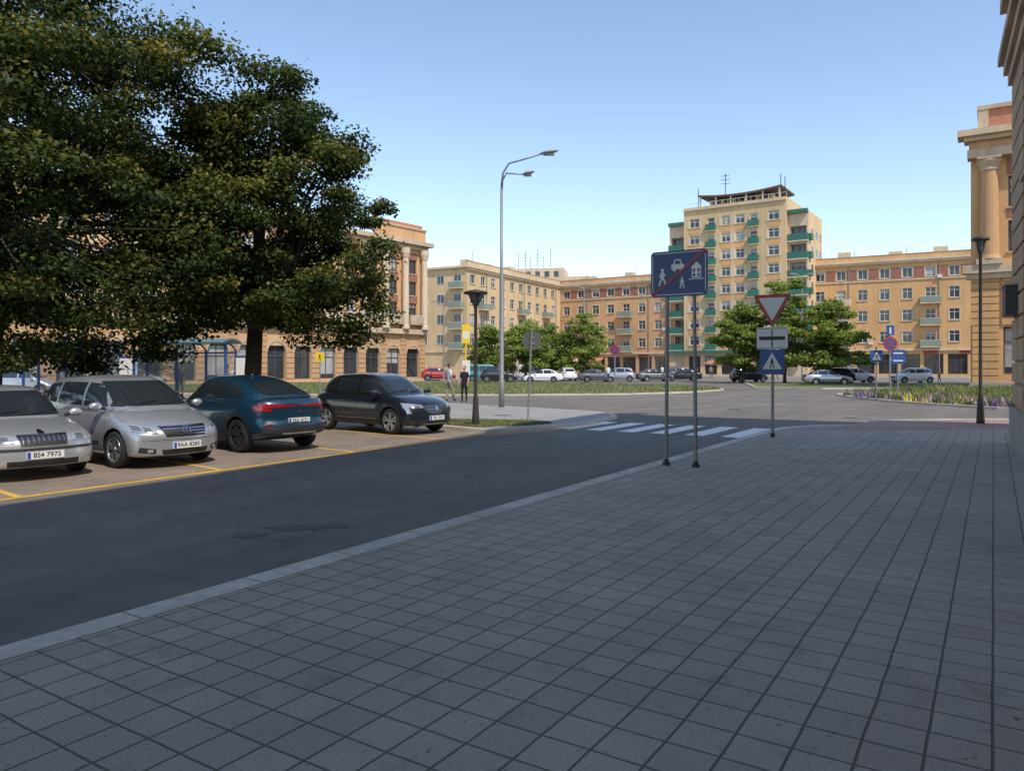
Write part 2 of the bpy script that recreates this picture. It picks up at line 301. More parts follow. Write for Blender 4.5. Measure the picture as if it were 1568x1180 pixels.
# ------------------------------------------------------------------ trees
def tree(name,base,prof,nclump,nleaf,ls,mats,wts,seed,trunk_r=.22,fork=2.4,crad=(.55,1.0),lean=(0,0),outer=.55,extra=()):
    g=np.random.default_rng(seed); rr=random.Random(seed)
    hs=np.array([p[0] for p in prof]); rs=np.array([p[1] for p in prof])
    C=[]
    ph=g.uniform(0,6.28,4)
    while len(C)<nclump:
        h=g.uniform(hs[0],hs[-1]); r=np.interp(h,hs,rs)
        if g.random()>(r/rs.max())**1.3+.05: continue
        a=g.uniform(0,2*np.pi)
        lump=1+.12*math.sin(3*a+ph[0]+h*.7)+.09*math.sin(5*a+ph[1]-h*1.3)+g.normal(0,.05)
        q=g.random()**outer
        C.append((base[0]+lean[0]*(h/hs[-1])+math.cos(a)*r*q*lump,base[1]+lean[1]*(h/hs[-1])+math.sin(a)*r*q*lump,h+g.normal(0,.15),q))
    for e in extra: C.append((*e,.9))
    nclump=len(C)
    C=np.array(C)
    mb=MB(); b=Vector((base[0],base[1],.05)); f=Vector((base[0]+.1,base[1],fork))
    mb.tube('bark',[b,b+Z*.25,b+Z*.9,f],[trunk_r*1.5,trunk_r*1.12,trunk_r,trunk_r*.85],12)
    top=hs[-1]; ends=[]
    K=9
    for i in range(K):
        a=i/K*2*math.pi+rr.uniform(-.3,.3); e=.35+.5*((i*5)%K)/K
        h=fork+(top-fork)*e; r=np.interp(h,hs,rs)*.55
        if i==0: h=top*.9; r=.2
        p3=Vector((base[0]+lean[0]*h/top+math.cos(a)*r,base[1]+lean[1]*h/top+math.sin(a)*r,h))
        p1=f.lerp(p3,.33)+Vector((math.cos(a),math.sin(a),.3))*.35; p2=f.lerp(p3,.68)+Vector((rr.uniform(-.3,.3),rr.uniform(-.3,.3),.2))
        pts=[f-Z*.2,p1,p2,p3]; mb.tube('bark',pts,[trunk_r*.6,trunk_r*.4,trunk_r*.25,trunk_r*.1],8); ends+= [p1,p2,p3]
    for c in C[::2]:
        p=Vector(c[:3]); e=min(ends,key=lambda q:(q-p).length)
        m=e.lerp(p,.5)+Vector((0,0,rr.uniform(-.1,.25)))
        mb.tube('bark',[e,m,p],[trunk_r*.13,trunk_r*.09,trunk_r*.03],5,False)
    root=mb.build(name,smooth='all',parts={'bark':'trunk_and_limbs'})
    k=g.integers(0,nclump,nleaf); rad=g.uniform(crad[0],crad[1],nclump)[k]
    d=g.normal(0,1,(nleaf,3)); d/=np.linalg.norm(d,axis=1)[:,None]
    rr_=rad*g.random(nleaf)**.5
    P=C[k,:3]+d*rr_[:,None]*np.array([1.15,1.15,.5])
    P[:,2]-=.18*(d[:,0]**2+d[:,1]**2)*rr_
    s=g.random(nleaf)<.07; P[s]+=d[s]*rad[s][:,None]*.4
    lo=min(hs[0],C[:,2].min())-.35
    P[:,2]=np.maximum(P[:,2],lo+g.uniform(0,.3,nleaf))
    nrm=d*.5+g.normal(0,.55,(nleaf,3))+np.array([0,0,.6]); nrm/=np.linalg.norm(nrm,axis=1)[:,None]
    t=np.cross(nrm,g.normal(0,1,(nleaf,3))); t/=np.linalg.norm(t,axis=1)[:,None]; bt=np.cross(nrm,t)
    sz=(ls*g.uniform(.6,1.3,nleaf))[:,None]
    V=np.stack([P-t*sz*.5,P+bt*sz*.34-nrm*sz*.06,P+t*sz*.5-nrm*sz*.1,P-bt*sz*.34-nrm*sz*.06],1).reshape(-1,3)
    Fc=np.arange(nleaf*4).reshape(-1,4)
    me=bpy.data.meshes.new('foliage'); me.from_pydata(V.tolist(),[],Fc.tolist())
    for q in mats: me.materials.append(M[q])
    cb=g.normal(0,.6,nclump)[k]; ex=(rr_/rad)*.55*d[:,2]+C[k,3]*.5+cb*.45+g.normal(0,.28,nleaf)  # light painted into leaf tone: paler on clump tops and outer crown, plus random
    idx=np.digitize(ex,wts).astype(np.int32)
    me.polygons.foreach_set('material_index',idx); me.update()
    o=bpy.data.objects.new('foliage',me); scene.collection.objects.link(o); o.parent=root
    return root
LD=['leaf_dark','leaf_mid','leaf_light','leaf_yellow']  # yellow covers linden bracts and painted-in sunlit highlights
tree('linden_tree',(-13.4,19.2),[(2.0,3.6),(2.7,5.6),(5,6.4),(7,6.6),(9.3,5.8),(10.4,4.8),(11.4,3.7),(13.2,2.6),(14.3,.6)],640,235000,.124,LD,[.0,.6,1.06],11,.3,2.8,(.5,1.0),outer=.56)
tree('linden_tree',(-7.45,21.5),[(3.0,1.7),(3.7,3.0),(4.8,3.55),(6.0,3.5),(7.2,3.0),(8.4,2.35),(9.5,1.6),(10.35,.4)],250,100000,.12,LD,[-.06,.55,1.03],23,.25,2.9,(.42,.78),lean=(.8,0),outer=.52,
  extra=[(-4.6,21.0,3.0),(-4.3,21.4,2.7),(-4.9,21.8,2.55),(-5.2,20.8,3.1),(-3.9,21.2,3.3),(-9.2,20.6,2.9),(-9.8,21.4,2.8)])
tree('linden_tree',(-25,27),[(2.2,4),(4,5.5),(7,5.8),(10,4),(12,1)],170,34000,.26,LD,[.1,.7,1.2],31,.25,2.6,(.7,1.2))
LB=['leafb_dark','leafb_mid','leafb_light']
for i,(x,y,h,r,n) in enumerate([(1.6,88,7.6,3.1,14000),(8.6,92,8.6,3.3,15000),(-2.8,94,7.0,2.6,10000),(4.8,96,7.0,2.6,9000),(27.6,76,11.4,3.9,26000),(24.0,78,8.9,3.2,18000),(31.8,75,8.4,3.4,20000),(-44,66,9,5,9000),(-52,60,8,4,7000),(-33,70,8,4,8000)]):
    tree('street_tree',(x,y),[(1.5,r*.6),(h*.3,r*.95),(h*.5,r),(h*.75,r*.72),(h*.92,r*.35),(h,.2)],80,n,.26,LB,[-.1,.5],100+i,.16,1.9,(.55,.95))
# ------------------------------------------------------------------ facades
def wall(mb,k,F,s0,s1,z0,z1,holes,o=0.):
    xs=sorted({s0,s1,*[round(h[0],4) for h in holes],*[round(h[1],4) for h in holes]}); zs=sorted({z0,z1,*[round(h[2],4) for h in holes],*[round(h[3],4) for h in holes]})
    xs=[x for x in xs if s0<=x<=s1]; zs=[z for z in zs if z0<=z<=z1]
    xc=np.array([(a+b)/2 for a,b in zip(xs,xs[1:])]); zc=np.array([(a+b)/2 for a,b in zip(zs,zs[1:])])
    m=np.ones((len(xc),len(zc)),bool)
    for h in holes: m[np.ix_((xc>h[0])&(xc<h[1]),(zc>h[2])&(zc<h[3]))]=False
    for i in range(len(xc)):
        j=0
        while j<len(zc):
            if not m[i,j]: j+=1; continue
            e=j
            while e+1<len(zc) and m[i,e+1]: e+=1
            mb.face(k,[F(xs[i],o,zs[j]),F(xs[i+1],o,zs[j]),F(xs[i+1],o,zs[e+1]),F(xs[i],o,zs[e+1])]); j=e+1
def win(mb,F,s0,s1,z0,z1,wk,fk='frame_white',dp=.2,fw=.09,mul=1,tr=False,o=0.,curt=.3,sill='stone_trim'):
    g='curtain' if R.random()<curt else 'glass_dark'
    i=o-dp
    mb.face(wk,[F(s0,o,z0),F(s0,i,z0),F(s0,i,z1),F(s0,o,z1)]); mb.face(wk,[F(s1,i,z0),F(s1,o,z0),F(s1,o,z1),F(s1,i,z1)])
    mb.face(wk,[F(s0,i,z1),F(s1,i,z1),F(s1,o,z1),F(s0,o,z1)]); mb.face(wk,[F(s0,o,z0),F(s1,o,z0),F(s1,i,z0),F(s0,i,z0)])
    mb.face('glass_dark',[F(s0,i,z0),F(s1,i,z0),F(s1,i,z1),F(s0,i,z1)])
    if g=='curtain':
        q=R.choice([.25,.5,.85]); mb.face('curtain',[F(s0,i+.02,z1-(z1-z0)*q),F(s1,i+.02,z1-(z1-z0)*q),F(s1,i+.02,z1),F(s0,i+.02,z1)])
    a,b=i+.03,i+.08
    mb.box(fk,F,s0,s0+fw,a,b,z0,z1); mb.box(fk,F,s1-fw,s1,a,b,z0,z1)
    mb.box(fk,F,s0+fw,s1-fw,a,b,z0,z0+fw); mb.box(fk,F,s0+fw,s1-fw,a,b,z1-fw,z1)
    for q in range(mul):
        c=s0+(s1-s0)*(q+1)/(mul+1); mb.box(fk,F,c-fw*.45,c+fw*.45,a,b,z0+fw,z1-fw)
    if tr: zz=z0+(z1-z0)*.68; mb.box(fk,F,s0+fw,s1-fw,a+.01,b+.01,zz-fw*.4,zz+fw*.4)
    if sill: mb.box(sill,F,s0-.1,s1+.1,o+.003,o+.12,z0-.12,z0-.01)
def shell(mb,k,F,s0,s1,dp,H,roof='roof_grey',par=.0):
    A=[F(s0,0,0),F(s1,0,0),F(s1,-dp,0),F(s0,-dp,0)]; B=[p+Z*H for p in A]
    for i in (1,2,3): mb.face(k,[A[i],A[(i+1)%4],B[(i+1)%4],B[i]])
    mb.face(roof,[p-Z*.02 for p in B])
def balcony(mb,F,s0,s1,z,dp=1.1,key='plaster_pale',pk='teal_panel',o=0.):
    mb.box(key,F,s0,s1,o+.003,o+dp,z-.15,z)
    mb.box(pk,F,s0+.02,s1-.02,o+dp-.06,o+dp,z+.05,z+.95); mb.box(pk,F,s0,s0+.05,o+.01,o+dp-.06,z+.05,z+.95); mb.box(pk,F,s1-.05,s1,o+.01,o+dp-.06,z+.05,z+.95)
    mb.box('frame_white',F,s0-.02,s1+.02,o+dp-.08,o+dp+.02,z+.95,z+1.02)
def wing(name,p0,p1,H,wk,depth=12,balc=(),panel=True,shop=True,sc=3.3,phase=1.6,endw=False):
    a=Vector((*p0,0)); b=Vector((*p1,0)); L=(b-a).length; F=Frame(p0,(b-a)[:2]); mb=MB(); k=H/18.8
    rows=[(5.3*k,7.0*k),(8.6*k,10.3*k),(11.9*k,13.6*k),(15.2*k,16.7*k)]
    holes=[]; n=int((L-phase)/sc)+1; W=[]
    for c in range(n):
        s=phase+c*sc
        if s+.9>L: break
        for r,(z0,z1) in enumerate(rows):
            bal=(c in balc and r<3)
            zz0=z0-.75 if bal else z0
            W.append((s-.72,s+.72,zz0,z1,bal,r)); holes.append(W[-1][:4])
    sh=[]
    if shop:
        s=.6
        while s+2.9<L: sh.append((s,s+2.7,.5,3.5*k)); s+=3.3
        holes+=sh
    wall(mb,wk,F,0,L,0,H-1.1,holes)
    for w in W:
        win(mb,F,w[0],w[1],w[2],w[3],wk,mul=1,tr=w[5]<3)
        if w[4]: balcony(mb,F,w[0]-.75,w[1]+.75,w[2],pk=R.choice(['teal_panel','teal_panel','plaster_pale']))
        elif R.random()<.8:
            mb.box('plaster_pale',F,w[0]-.14,w[0]-.003,.002,.05,w[2],w[3]+.12); mb.box('plaster_pale',F,w[1]+.003,w[1]+.14,.002,.05,w[2],w[3]+.12); mb.box('plaster_pale',F,w[0]-.003,w[1]+.003,.002,.05,w[3]+.003,w[3]+.12)
        if R.random()<.07: mb.box('frame_white',F,w[1]+.2,w[1]+.9,.06,.4,w[2]-.3,w[2]+.2)
    for h in sh:
        win(mb,F,h[0],h[1],h[2],h[3],'stone_grey','frame_brown',.3,.1,2,True,sill=None,curt=.15)
    if shop:
        mb.box('plaster_pale',F,0,L,.003,.25,4.0*k,4.35*k)
        s=2
        while s+4<L:
            if R.random()<.6: mb.box(R.choice(['sign_yellow','sign_white','sign_red','green_panel','sign_blue']),F,s,s+R.uniform(1.5,3),.03,.12,3.6*k,3.95*k)
            elif R.random()<.6:
                a_=F(s,.05,3.4*k); b_=F(s+2.8,.05,3.4*k); c_=F(s+2.8,1.4,2.7*k); d_=F(s,1.4,2.7*k); mb.face(R.choice(['sign_white','roof_red','plaster_pale']),[a_,b_,c_,d_])
            s+=5
    if panel:
        for c in range(n-1):
            s=phase+c*sc
            mb.box('red_panel',F,s+.9,s+sc-.9,.003,.04,rows[3][0]-.1,rows[3][1]+.05)
        mb.box('plaster_pale',F,0,L,.003,.15,rows[3][0]-.45,rows[3][0]-.25)
    mb.box('plaster_pale',F,-.35,L+.35,-.3,.55,H-1.1,H-.75); mb.box('plaster_pale',F,-.15,L+.15,-.3,.35,H-1.45,H-1.102)
    mb.box(wk,F,0,L,-.3,.06,H-.75,H)
    mb.box('roof_grey',F,-.05,L+.05,-.35,.12,H,H+.08)
    s=6
    while s<L: mb.tube('galv',[F(s+.0,.1,.2),F(s,.1,H-1.5)],.07,6); s+=13.2
    shell(mb,wk,F,0,L,depth,H-1.1)
    s=4
    while s<L-4:
        w_=R.uniform(1,2.2); mb.box('plaster_pale',F,s,s+w_,-4,-2.6,H-1.1,H+R.uniform(.4,1.4))
        if R.random()<.6: mb.tube('dark_metal',[F(s+w_+.6,-3,H-1),F(s+w_+.6,-3,H+R.uniform(1.5,3))],.04,5)
        s+=R.uniform(5,9)
    if endw:
        E=Frame(F(0,0,0)[:2],(-F.n)[:2],(-F.s)[:2])
        for c in range(3):
            for (z0,z1) in rows:
                s=1.8+c*3.4
                mb.box('frame_white',E,s-.75,s+.75,.003,.05,z0,z1)
                mb.box('glass_dark',E,s-.65,s-.04,.05,.06,z0+.1,z1-.1); mb.box('glass_dark',E,s+.04,s+.65,.05,.06,z0+.1,z1-.1)
                if c==0: balcony(mb,E,s-1.2,s+1.2,z0-.75)
        mb.box('plaster_pale',E,-.3,depth,.003,.5,H-1.1,H-.75)
        mb.box('plaster_pale',E,0,depth,.003,.2,4.0*k,4.3*k)
    return mb.build(name,parts={wk:'walls','glass_dark':'window_glass','frame_white':'window_frames','roof_grey':'roof','plaster_pale':'cornices','curtain':'curtains'})
wing('apartment_building',(-7.3,122),(9.9,152.3),18.9,'plaster_cream',balc=(1,5,8),panel=False,depth=9,endw=True)
wing('apartment_building',(9.95,152),(30,138),18.9,'plaster_orange',balc=(4,),depth=12,phase=1.3)
wing('apartment_building',(51.4,129.2),(92,106.5),20,'plaster_ochre',balc=(1,5,9),depth=12,phase=1.5)
mb=MB(); F=Frame((2,160),(1,-.2))
mb.box('plaster_pale',F,-2,9,-8,0,0,22.5); mb.box('plaster_pale',F,9,16,-8,0,0,20.6)
for s in range(5): mb.box('glass_dark',F,-1+s*2,0+s*2,0.003,.03,20.6,21.8)
for s in (-1,.5,1.6,3.2,4.5,6): mb.tube('dark_metal',[F(s,-2,22.4),F(s,-2,22.4+R.uniform(2.5,5))],.06,5)
for s in (0.5,3.2): 
    for z in (24.3,25,25.6): mb.box('dark_metal',F,s-.6,s+.6,-2.03,-1.97,z,z+.06)
mb.build('apartment_building')
# ---- tower
def tower():
    mb=MB(); p0=Vector((29.2,138.6,0)); p1=Vector((49.4,124.8,0)); F=Frame(p0[:2],(p1-p0)[:2]); L=24.4; fl=3.0; b=4.6
    wk='plaster_cream'
    cols=[(4.2,6.0),(10.0,11.6),(12.5,14.1),(18.1,19.9)]; nar=[(7.5,8.8),(15.0,16.3)]; W=[]
    for f in range(8):
        z=b+.9+f*fl
        for c in cols: W.append((*c,z,z+1.6,0))
        for c in nar: W.append((*c,z-.7,z+1.5,1))
    holes=[w[:4] for w in W]
    ar=[(4+i*3.0,6.2+i*3.0,0.3,3.6) for i in range(6)]
    wall(mb,wk,F,3.1,21.1,0,30.2,holes+ar,1.2)
    for w in W:
        win(mb,F,*w[:4],wk,mul=1 if w[4]==0 else 0,o=1.2,tr=True,curt=.35,fw=.12)
        if w[4]==0:
            mb.box('plaster_pale',F,w[0]-.45,w[0]-.003,1.202,1.25,w[2]-.2,w[3]+.2); mb.box('plaster_pale',F,w[1]+.003,w[1]+(.45 if w[0]!=10. else .42),1.202,1.25,w[2]-.2,w[3]+.2)
            mb.box('plaster_ochre',F,w[0]-.2,w[1]+.2,1.202,1.24,w[2]-1.2,w[2]-.35)
        else:
            mb.box('green_panel',F,w[0]-.25,w[1]+.25,1.75,1.82,w[2]-.1,w[2]+1.0); mb.box('green_panel',F,w[0]-.25,w[0]-.2,1.21,1.75,w[2]-.1,w[2]+1.0); mb.box('green_panel',F,w[1]+.2,w[1]+.25,1.21,1.75,w[2]-.1,w[2]+1.0)
            mb.box('plaster_pale',F,w[0]-.25,w[1]+.25,1.203,1.8,w[2]-.25,w[2]-.1)
    for h in ar: win(mb,F,*h,'stone_trim','frame_brown',.5,.1,2,True,o=1.2,sill=None)
    mb.box('green_panel',F,-.3,L+.3,1.21,2.0,4.0,4.5); mb.box('plaster_pale',F,3.1,21.1,1.203,1.5,29.6,30.0)
    for s in (3.1,21.1): mb.face(wk,[F(s,1.2,0),F(s,-12,0),F(s,-12,30.2),F(s,1.2,30.2)])
    mb.face(wk,[F(3.1,-12,0),F(21.1,-12,0),F(21.1,-12,30.2),F(3.1,-12,30.2)]); mb.face('roof_grey',[F(3.1,1.2,30.15),F(21.1,1.2,30.15),F(21.1,-12,30.15),F(3.1,-12,30.15)])
    for (s0,s1) in ((0,3.08),(21.12,24.4)):
        hs=[(s0+.3,s1-.3,b+.2+f*fl,b+2.6+f*fl) for f in range(7)]
        wall(mb,'plaster_pale',F,s0,s1,0,27.6,hs,.3)
        for h in hs:
            win(mb,F,*h,'plaster_pale',mul=2,dp=1.1,o=.3,sill=None,curt=.1)
            mb.box('green_panel',F,h[0]-.28,h[1]+.28,.9,.98,h[2]-.1,h[2]+1.0); mb.box('green_panel',F,h[0]-.28,h[0]-.2,.31,.9,h[2]-.1,h[2]+1.); mb.box('green_panel',F,h[1]+.2,h[1]+.28,.31,.9,h[2]-.1,h[2]+1.)
            mb.box('plaster_pale',F,h[0]-.28,h[1]+.28,.303,.98,h[2]-.3,h[2]-.1)
        for s in (s0,s1):
            if s in (0,24.4): mb.face(wk,[F(s,.3,0),F(s,-10,0),F(s,-10,27.6),F(s,.3,27.6)])
        mb.face('roof_grey',[F(s0,.3,27.6),F(s1,.3,27.6),F(s1,-10,27.6),F(s0,-10,27.6)])
        mb.box('green_panel',F,s0,s1,.31,1.0,27.3,27.9)
    E=Frame(F(24.4,0,0)[:2],(-F.n)[:2],F.s[:2])
    for f in range(7):
        z=b+.9+f*fl
        for s in (2.2,5.5,8.3): mb.box('frame_white',E,s-.65,s+.65,.003,.05,z,z+1.5); mb.box('glass_dark',E,s-.55,s+.55,.05,.07,z+.1,z+1.4)
        mb.box('green_panel',E,-.3,1.2,.003,.5,z-.7,z+.3)
    mb.box('plaster_pale',F,7,18,-8,-1.5,30.15,31.6)
    for s in range(5): mb.box('glass_dark',F,7.6+s*2.1,9+s*2.1,-1.497,-1.45,30.5,31.4)
    n=16; s0,s1=5.6,20.2; vs=[]
    for i in range(n+1):
        t=i/n; s=s0+(s1-s0)*t; z=31.55+.55*(2*t-1)**2
        vs+= [F(s,1.0,z),F(s,-8,z),F(s,-8,z+.28),F(s,1.0,z+.28)]
    fs=[]
    for i in range(n):
        for j in range(4): q=(j+1)%4; fs.append((i*4+j,i*4+q,(i+1)*4+q,(i+1)*4+j))
    fs+= [(0,1,2,3),(n*4+3,n*4+2,n*4+1,n*4)]
    mb.mesh('canopy_brown',vs,fs)
    for s in (6,8.8,11.5,14.2,17,19.8): mb.box('plaster_pale',F,s-.12,s+.12,.5,.75,30.15,31.58+.5*(2*(s-s0)/(s1-s0)-1)**2)
    for s,h in ((5,2.5),(10,4.5),(19.6,3.2),(20.3,2.6)): mb.tube('dark_metal',[F(s,-1,30.2),F(s,-1,31.5+h)],.07,5)
    for z in (34.2,34.9,35.6): mb.box('dark_metal',F,9.2,10.8,-1.04,-.96,z,z+.07)
    mb.box('frame_white',F,3.1,21.1,1.1,1.15,30.9,30.95)
    for s in range(19): mb.box('frame_white',F,3.1+s,3.15+s,1.1,1.15,30.2,30.9)
    mb.build('apartment_tower',parts={'plaster_cream':'walls','green_panel':'balcony_parapets','glass_dark':'window_glass','frame_white':'window_frames'})
tower()
# ---- classical building left
mb=MB(); F=Frame((-11,95),(-.604,-.797),(.797,-.604)); L=70
wk='plaster_orange'
W=[]
s=2.2
while s<L-2:
    for (z0,z1) in ((7.7,9.5),(10.5,12.2),(13.2,14.9)): W.append((s-.65,s+.65,z0,z1))
    s+=3.3
sh=[(1.1+i*3.3,3.3+i*3.3,.4,3.9) for i in range(int(L/3.3)-1)]
wall(mb,wk,F,0,L,0,16.2,[w[:4] for w in W]+sh)
for w in W:
    win(mb,F,*w,wk,'frame_brown' if w[0]<9 else 'frame_white',.25,.09,1,True)
    if w[0]<13: mb.box('red_panel',F,w[0]-.1,w[1]+.1,.003,.05,w[3]+.05,w[3]+.85)
    if w[2]==7.7: balcony(mb,F,w[0]-.5,w[1]+.5,7.0,.8,'stone_trim','stone_trim')
for h in sh:
    win(mb,F,*h,'stone_trim','frame_brown',.4,.1,1,True,sill=None)
    cx=(h[0]+h[1])/2
    for a in range(8):
        t0,t1=math.pi*a/8,math.pi*(a+1)/8
        P=[F(cx+math.cos(t)*rr,.06,3.2+math.sin(t)*rr) for t,rr in ((t0,1.1),(t1,1.1),(t1,1.4),(t0,1.4))]; mb.face('stone_trim',P)
for z in np.arange(.5,5.6,.55):
    for i in range(-1,int(L/3.3)):
        a=max(3.35+i*3.3,0); b=min(4.35+i*3.3,L)
        if b>a: mb.box('plaster_tan',F,a,b,.003,.08,z,z+.47)
mb.box('stone_trim',F,-.3,L,-.3,.5,5.7,6.3)
mb.box('stone_trim',F,-.3,L,-.3,.3,16.2,16.7); mb.box('stone_trim',F,-.7,L,-.4,.95,16.7,17.2); mb.box('plaster_orange',F,0,8.4,-.3,.1,17.2,18.7); mb.box('stone_trim',F,-.1,8.5,-.4,.25,18.7,18.9); mb.box('roof_red',F,.3,8.1,-5,-.2,18.9,19.4)
s=.6
while s<13:
    mb.lathe('plaster_pale',F(s,.45,0),[(.55,6.3),(.55,6.7),(.43,6.8),(.42,10),(.37,14.9),(.45,15.1),(.58,15.6),(.58,16.2)],14); s+=3.3
s=13.6
while s<L: mb.box('plaster_pale',F,s-.25,s+.25,.003,.12,6.3,16.2); s+=3.3
shell(mb,wk,F,0,L,14,16.2)
mb.build('classical_building',parts={wk:'walls','stone_trim':'cornices','plaster_pale':'columns'})
# ---- right portico
mb=MB(); F=Frame((33.6,55),(.842,-.54)); L=26
wk='plaster_ochre'
W=[(2.3+i*4.2,3.9+i*4.2,z0,z1) for i in range(6) for (z0,z1) in ((10,12.2),(13.2,15.4))]; sh=[(2.0+i*4.2,4.2+i*4.2,1.2,4.6) for i in range(6)]
wall(mb,wk,F,0,L,0,16.8,W+sh)
for w in W: win(mb,F,*w,'red_panel','frame_brown',.5,.1,1,True); 
for i in range(6): mb.box('red_panel',F,2.2+i*4.2,4.0+i*4.2,-.1,.04,12.45,13.0); mb.box('red_panel',F,2.2+i*4.2,4.0+i*4.2,-.1,.05,15.5,16.7)
for h in sh: win(mb,F,*h,wk,'frame_brown',.4,.1,1,True,sill=None)
for z in np.arange(.6,7.9,.52):
    for i in range(-1,6):
        a=max(0,4.3+i*4.2); b=min(L,5.95+i*4.2)
        if z>4.4: a=max(0,1.9+i*4.2)
        mb.box(wk,F,a,b,.003,.12,z,z+.44)
mb.box('stone_grey',F,-.05,L,.003,.18,0,.6)
mb.box('stone_trim',F,-.3,L,-.3,.35,8.1,8.5); mb.box('stone_trim',F,-.5,L,-.3,.6,8.5,9.1)
for i in range(7):
    c=1.15+i*4.2
    mb.box('stone_trim',F,c-.8,c+.8,.003,.75,9.1,9.5)
    mb.lathe('plaster_orange',F(c,.1,0),[(.72,9.5),(.62,9.8),(.6,12),(.54,15.8)],18)
    mb.lathe('stone_trim',F(c,.1,0),[(.54,15.8),(.62,15.9),(.6,16.1),(.8,16.5),(.8,16.8)],18)
    mb.box('stone_trim',F,c-.75,c+.75,.003,.9,16.65,16.8)
mb.box('stone_trim',F,-.2,L,-.3,.8,16.8,17.4); mb.box('plaster_orange',F,-.1,L,-.3,.6,17.4,18.0); mb.box('stone_trim',F,-.4,L,-.3,1.0,18.0,18.3); mb.box('stone_trim',F,-.8,L,-.3,1.4,18.3,18.75)
mb.box('roof_red',F,.6,L,-3,.2,18.75,20.3); mb.box('stone_trim',F,.4,L,-3.2,.4,20.3,20.6); mb.box('stone_trim',F,.45,1.1,-.5,.35,18.75,20.3)
shell(mb,wk,F,0,L,18,18.7)
mb.build('portico_building',parts={wk:'walls','stone_trim':'cornices','plaster_orange':'columns'})
# ---- near building on the right
mb=MB(); F=Frame((10.98,16.4),(-.49,-.871),(-.871,.49)); L=48; H=17
W=[(2.6+i*3.8,4.0+i*3.8,z0,z1) for i in range(11) for (z0,z1) in ((1.6,3.8),(5.4,7.3),(10.6,12.4),(13.6,15.2))]
wall(mb,'near_wall',F,0,L,0,H,W)
for w in W: win(mb,F,*w,'near_wall','frame_brown',.28,.07,1,True,sill='near_trim')
z=1.0
while z<7.9:
    for i in range(-1,11):
        a=max(0,4.25+i*3.8); b=min(L,6.15+i*3.8)
        if i==-1: a=0;b=2.35
        mb.box('near_wall',F,a-(.0 if a else .04),b,.003,.05,z,z+.4)
    z+=.46
mb.box('stone_grey',F,-.08,L,.003,.1,0,.9)
mb.box('near_trim',F,-.1,L,-.2,.12,7.95,8.2); mb.box('near_trim',F,-.16,L,-.2,.2,8.2,8.45); mb.box('near_trim',F,-.25,L,-.2,.3,8.45,8.65)
mb.box('near_trim',F,-.12,L,-.2,.14,9.35,9.6); mb.box('near_trim',F,-.22,L,-.2,.26,9.6,9.85)
mb.box('near_trim',F,-.5,L,-.2,.6,16.4,H)
for i in range(12): mb.box('near_trim',F,.1+i*3.8,1.2+i*3.8,.003,.12,9.85,16.4)
shell(mb,'near_wall',F,0,L,16,H)
mb.box('dark_metal',F,.4,1.3,.055,.26,2.85,3.45); mb.box('stone_grey',F,.35,1.35,.055,.28,3.45,3.5)
mb.build('corner_building',parts={'near_wall':'walls','near_trim':'cornices'})
# ------------------------------------------------------------------ street furniture
def lamp_short(x,y,h,s=1.):
    mb=MB()
    mb.lathe('brown_metal',(x,y,0),[(0,.1),(.11,.1),(.11,.2),(.07,.9),(.05,1.0),(.045,h-.55),(.06,h-.5),(.06,h-.42)],14)
    mb.lathe('pale_glass',(x,y,0),[(.07,h-.42),(.20*s,h-.12)],18)
    for a in range(4):
        an=a*math.pi/2+.4; c,sn=math.cos(an),math.sin(an); mb.tube('brown_metal',[(x+c*.07,y+sn*.07,h-.44),(x+c*.235*s,y+sn*.235*s,h-.1)],.014,5)
    mb.lathe('brown_metal',(x,y,0),[(.0,h-.12),(.33*s,h-.12),(.35*s,h-.09),(.33*s,h-.05),(.12,h),(0,h+.02)],20)
    mb.build('street_lamp',smooth='all')
lamp_short(-1.03,21.3,3.95)
lamp_short(13.85,22.2,5.62,.7)
lamp_short(-26,38,4.); 
mb=MB(); x,y=-.43,31.
mb.tube('galv',[(x,y,.05),(x,y,1.2),(x,y,1.25),(x,y,5.5),(x,y,5.6),(x,y,9.2)],[.12,.12,.095,.09,.065,.055],12)
mb.tube('galv',[(x,y,9.2),(x+.06,y,9.75),(x+.3,y,10.15),(x+.9,y-.05,10.3),(x+1.75,y-.1,10.55)],[.05,.045,.04,.035,.035],8)
mb.tube('galv',[(x,y,8.9),(x+.05,y-.05,9.45),(x+.2,y-.1,9.72),(x+.9,y-.3,9.62)],[.04,.035,.035,.03],8)
def head(mb,p,dx,l):
    vs=[];n=10;st=[(-.02,.04),(.1,.10),(.3,.16),(.6,.15),(.85,.09),(.95,.02)]
    for (t,r) in st:
        for j in range(n): a=2*math.pi*j/n; vs.append((p[0]+dx*t*l/.95,p[1]+math.cos(a)*r,p[2]+math.sin(a)*r*.5+t*.13))
    fs=[(i*n+j,i*n+(j+1)%n,(i+1)*n+(j+1)%n,(i+1)*n+j) for i in range(len(st)-1) for j in range(n)]
    mb.mesh('galv',vs,fs); mb.box('pale_glass',W0,p[0]+.15*l,p[0]+.75*l,p[1]-.09,p[1]+.09,p[2]-.07,p[2]-.0)
head(mb,(x+1.6,y-.1,10.53),1,.75); head(mb,(x+.85,y-.3,9.62),1,.5)
mb.build('street_lamp',smooth=('galv',))
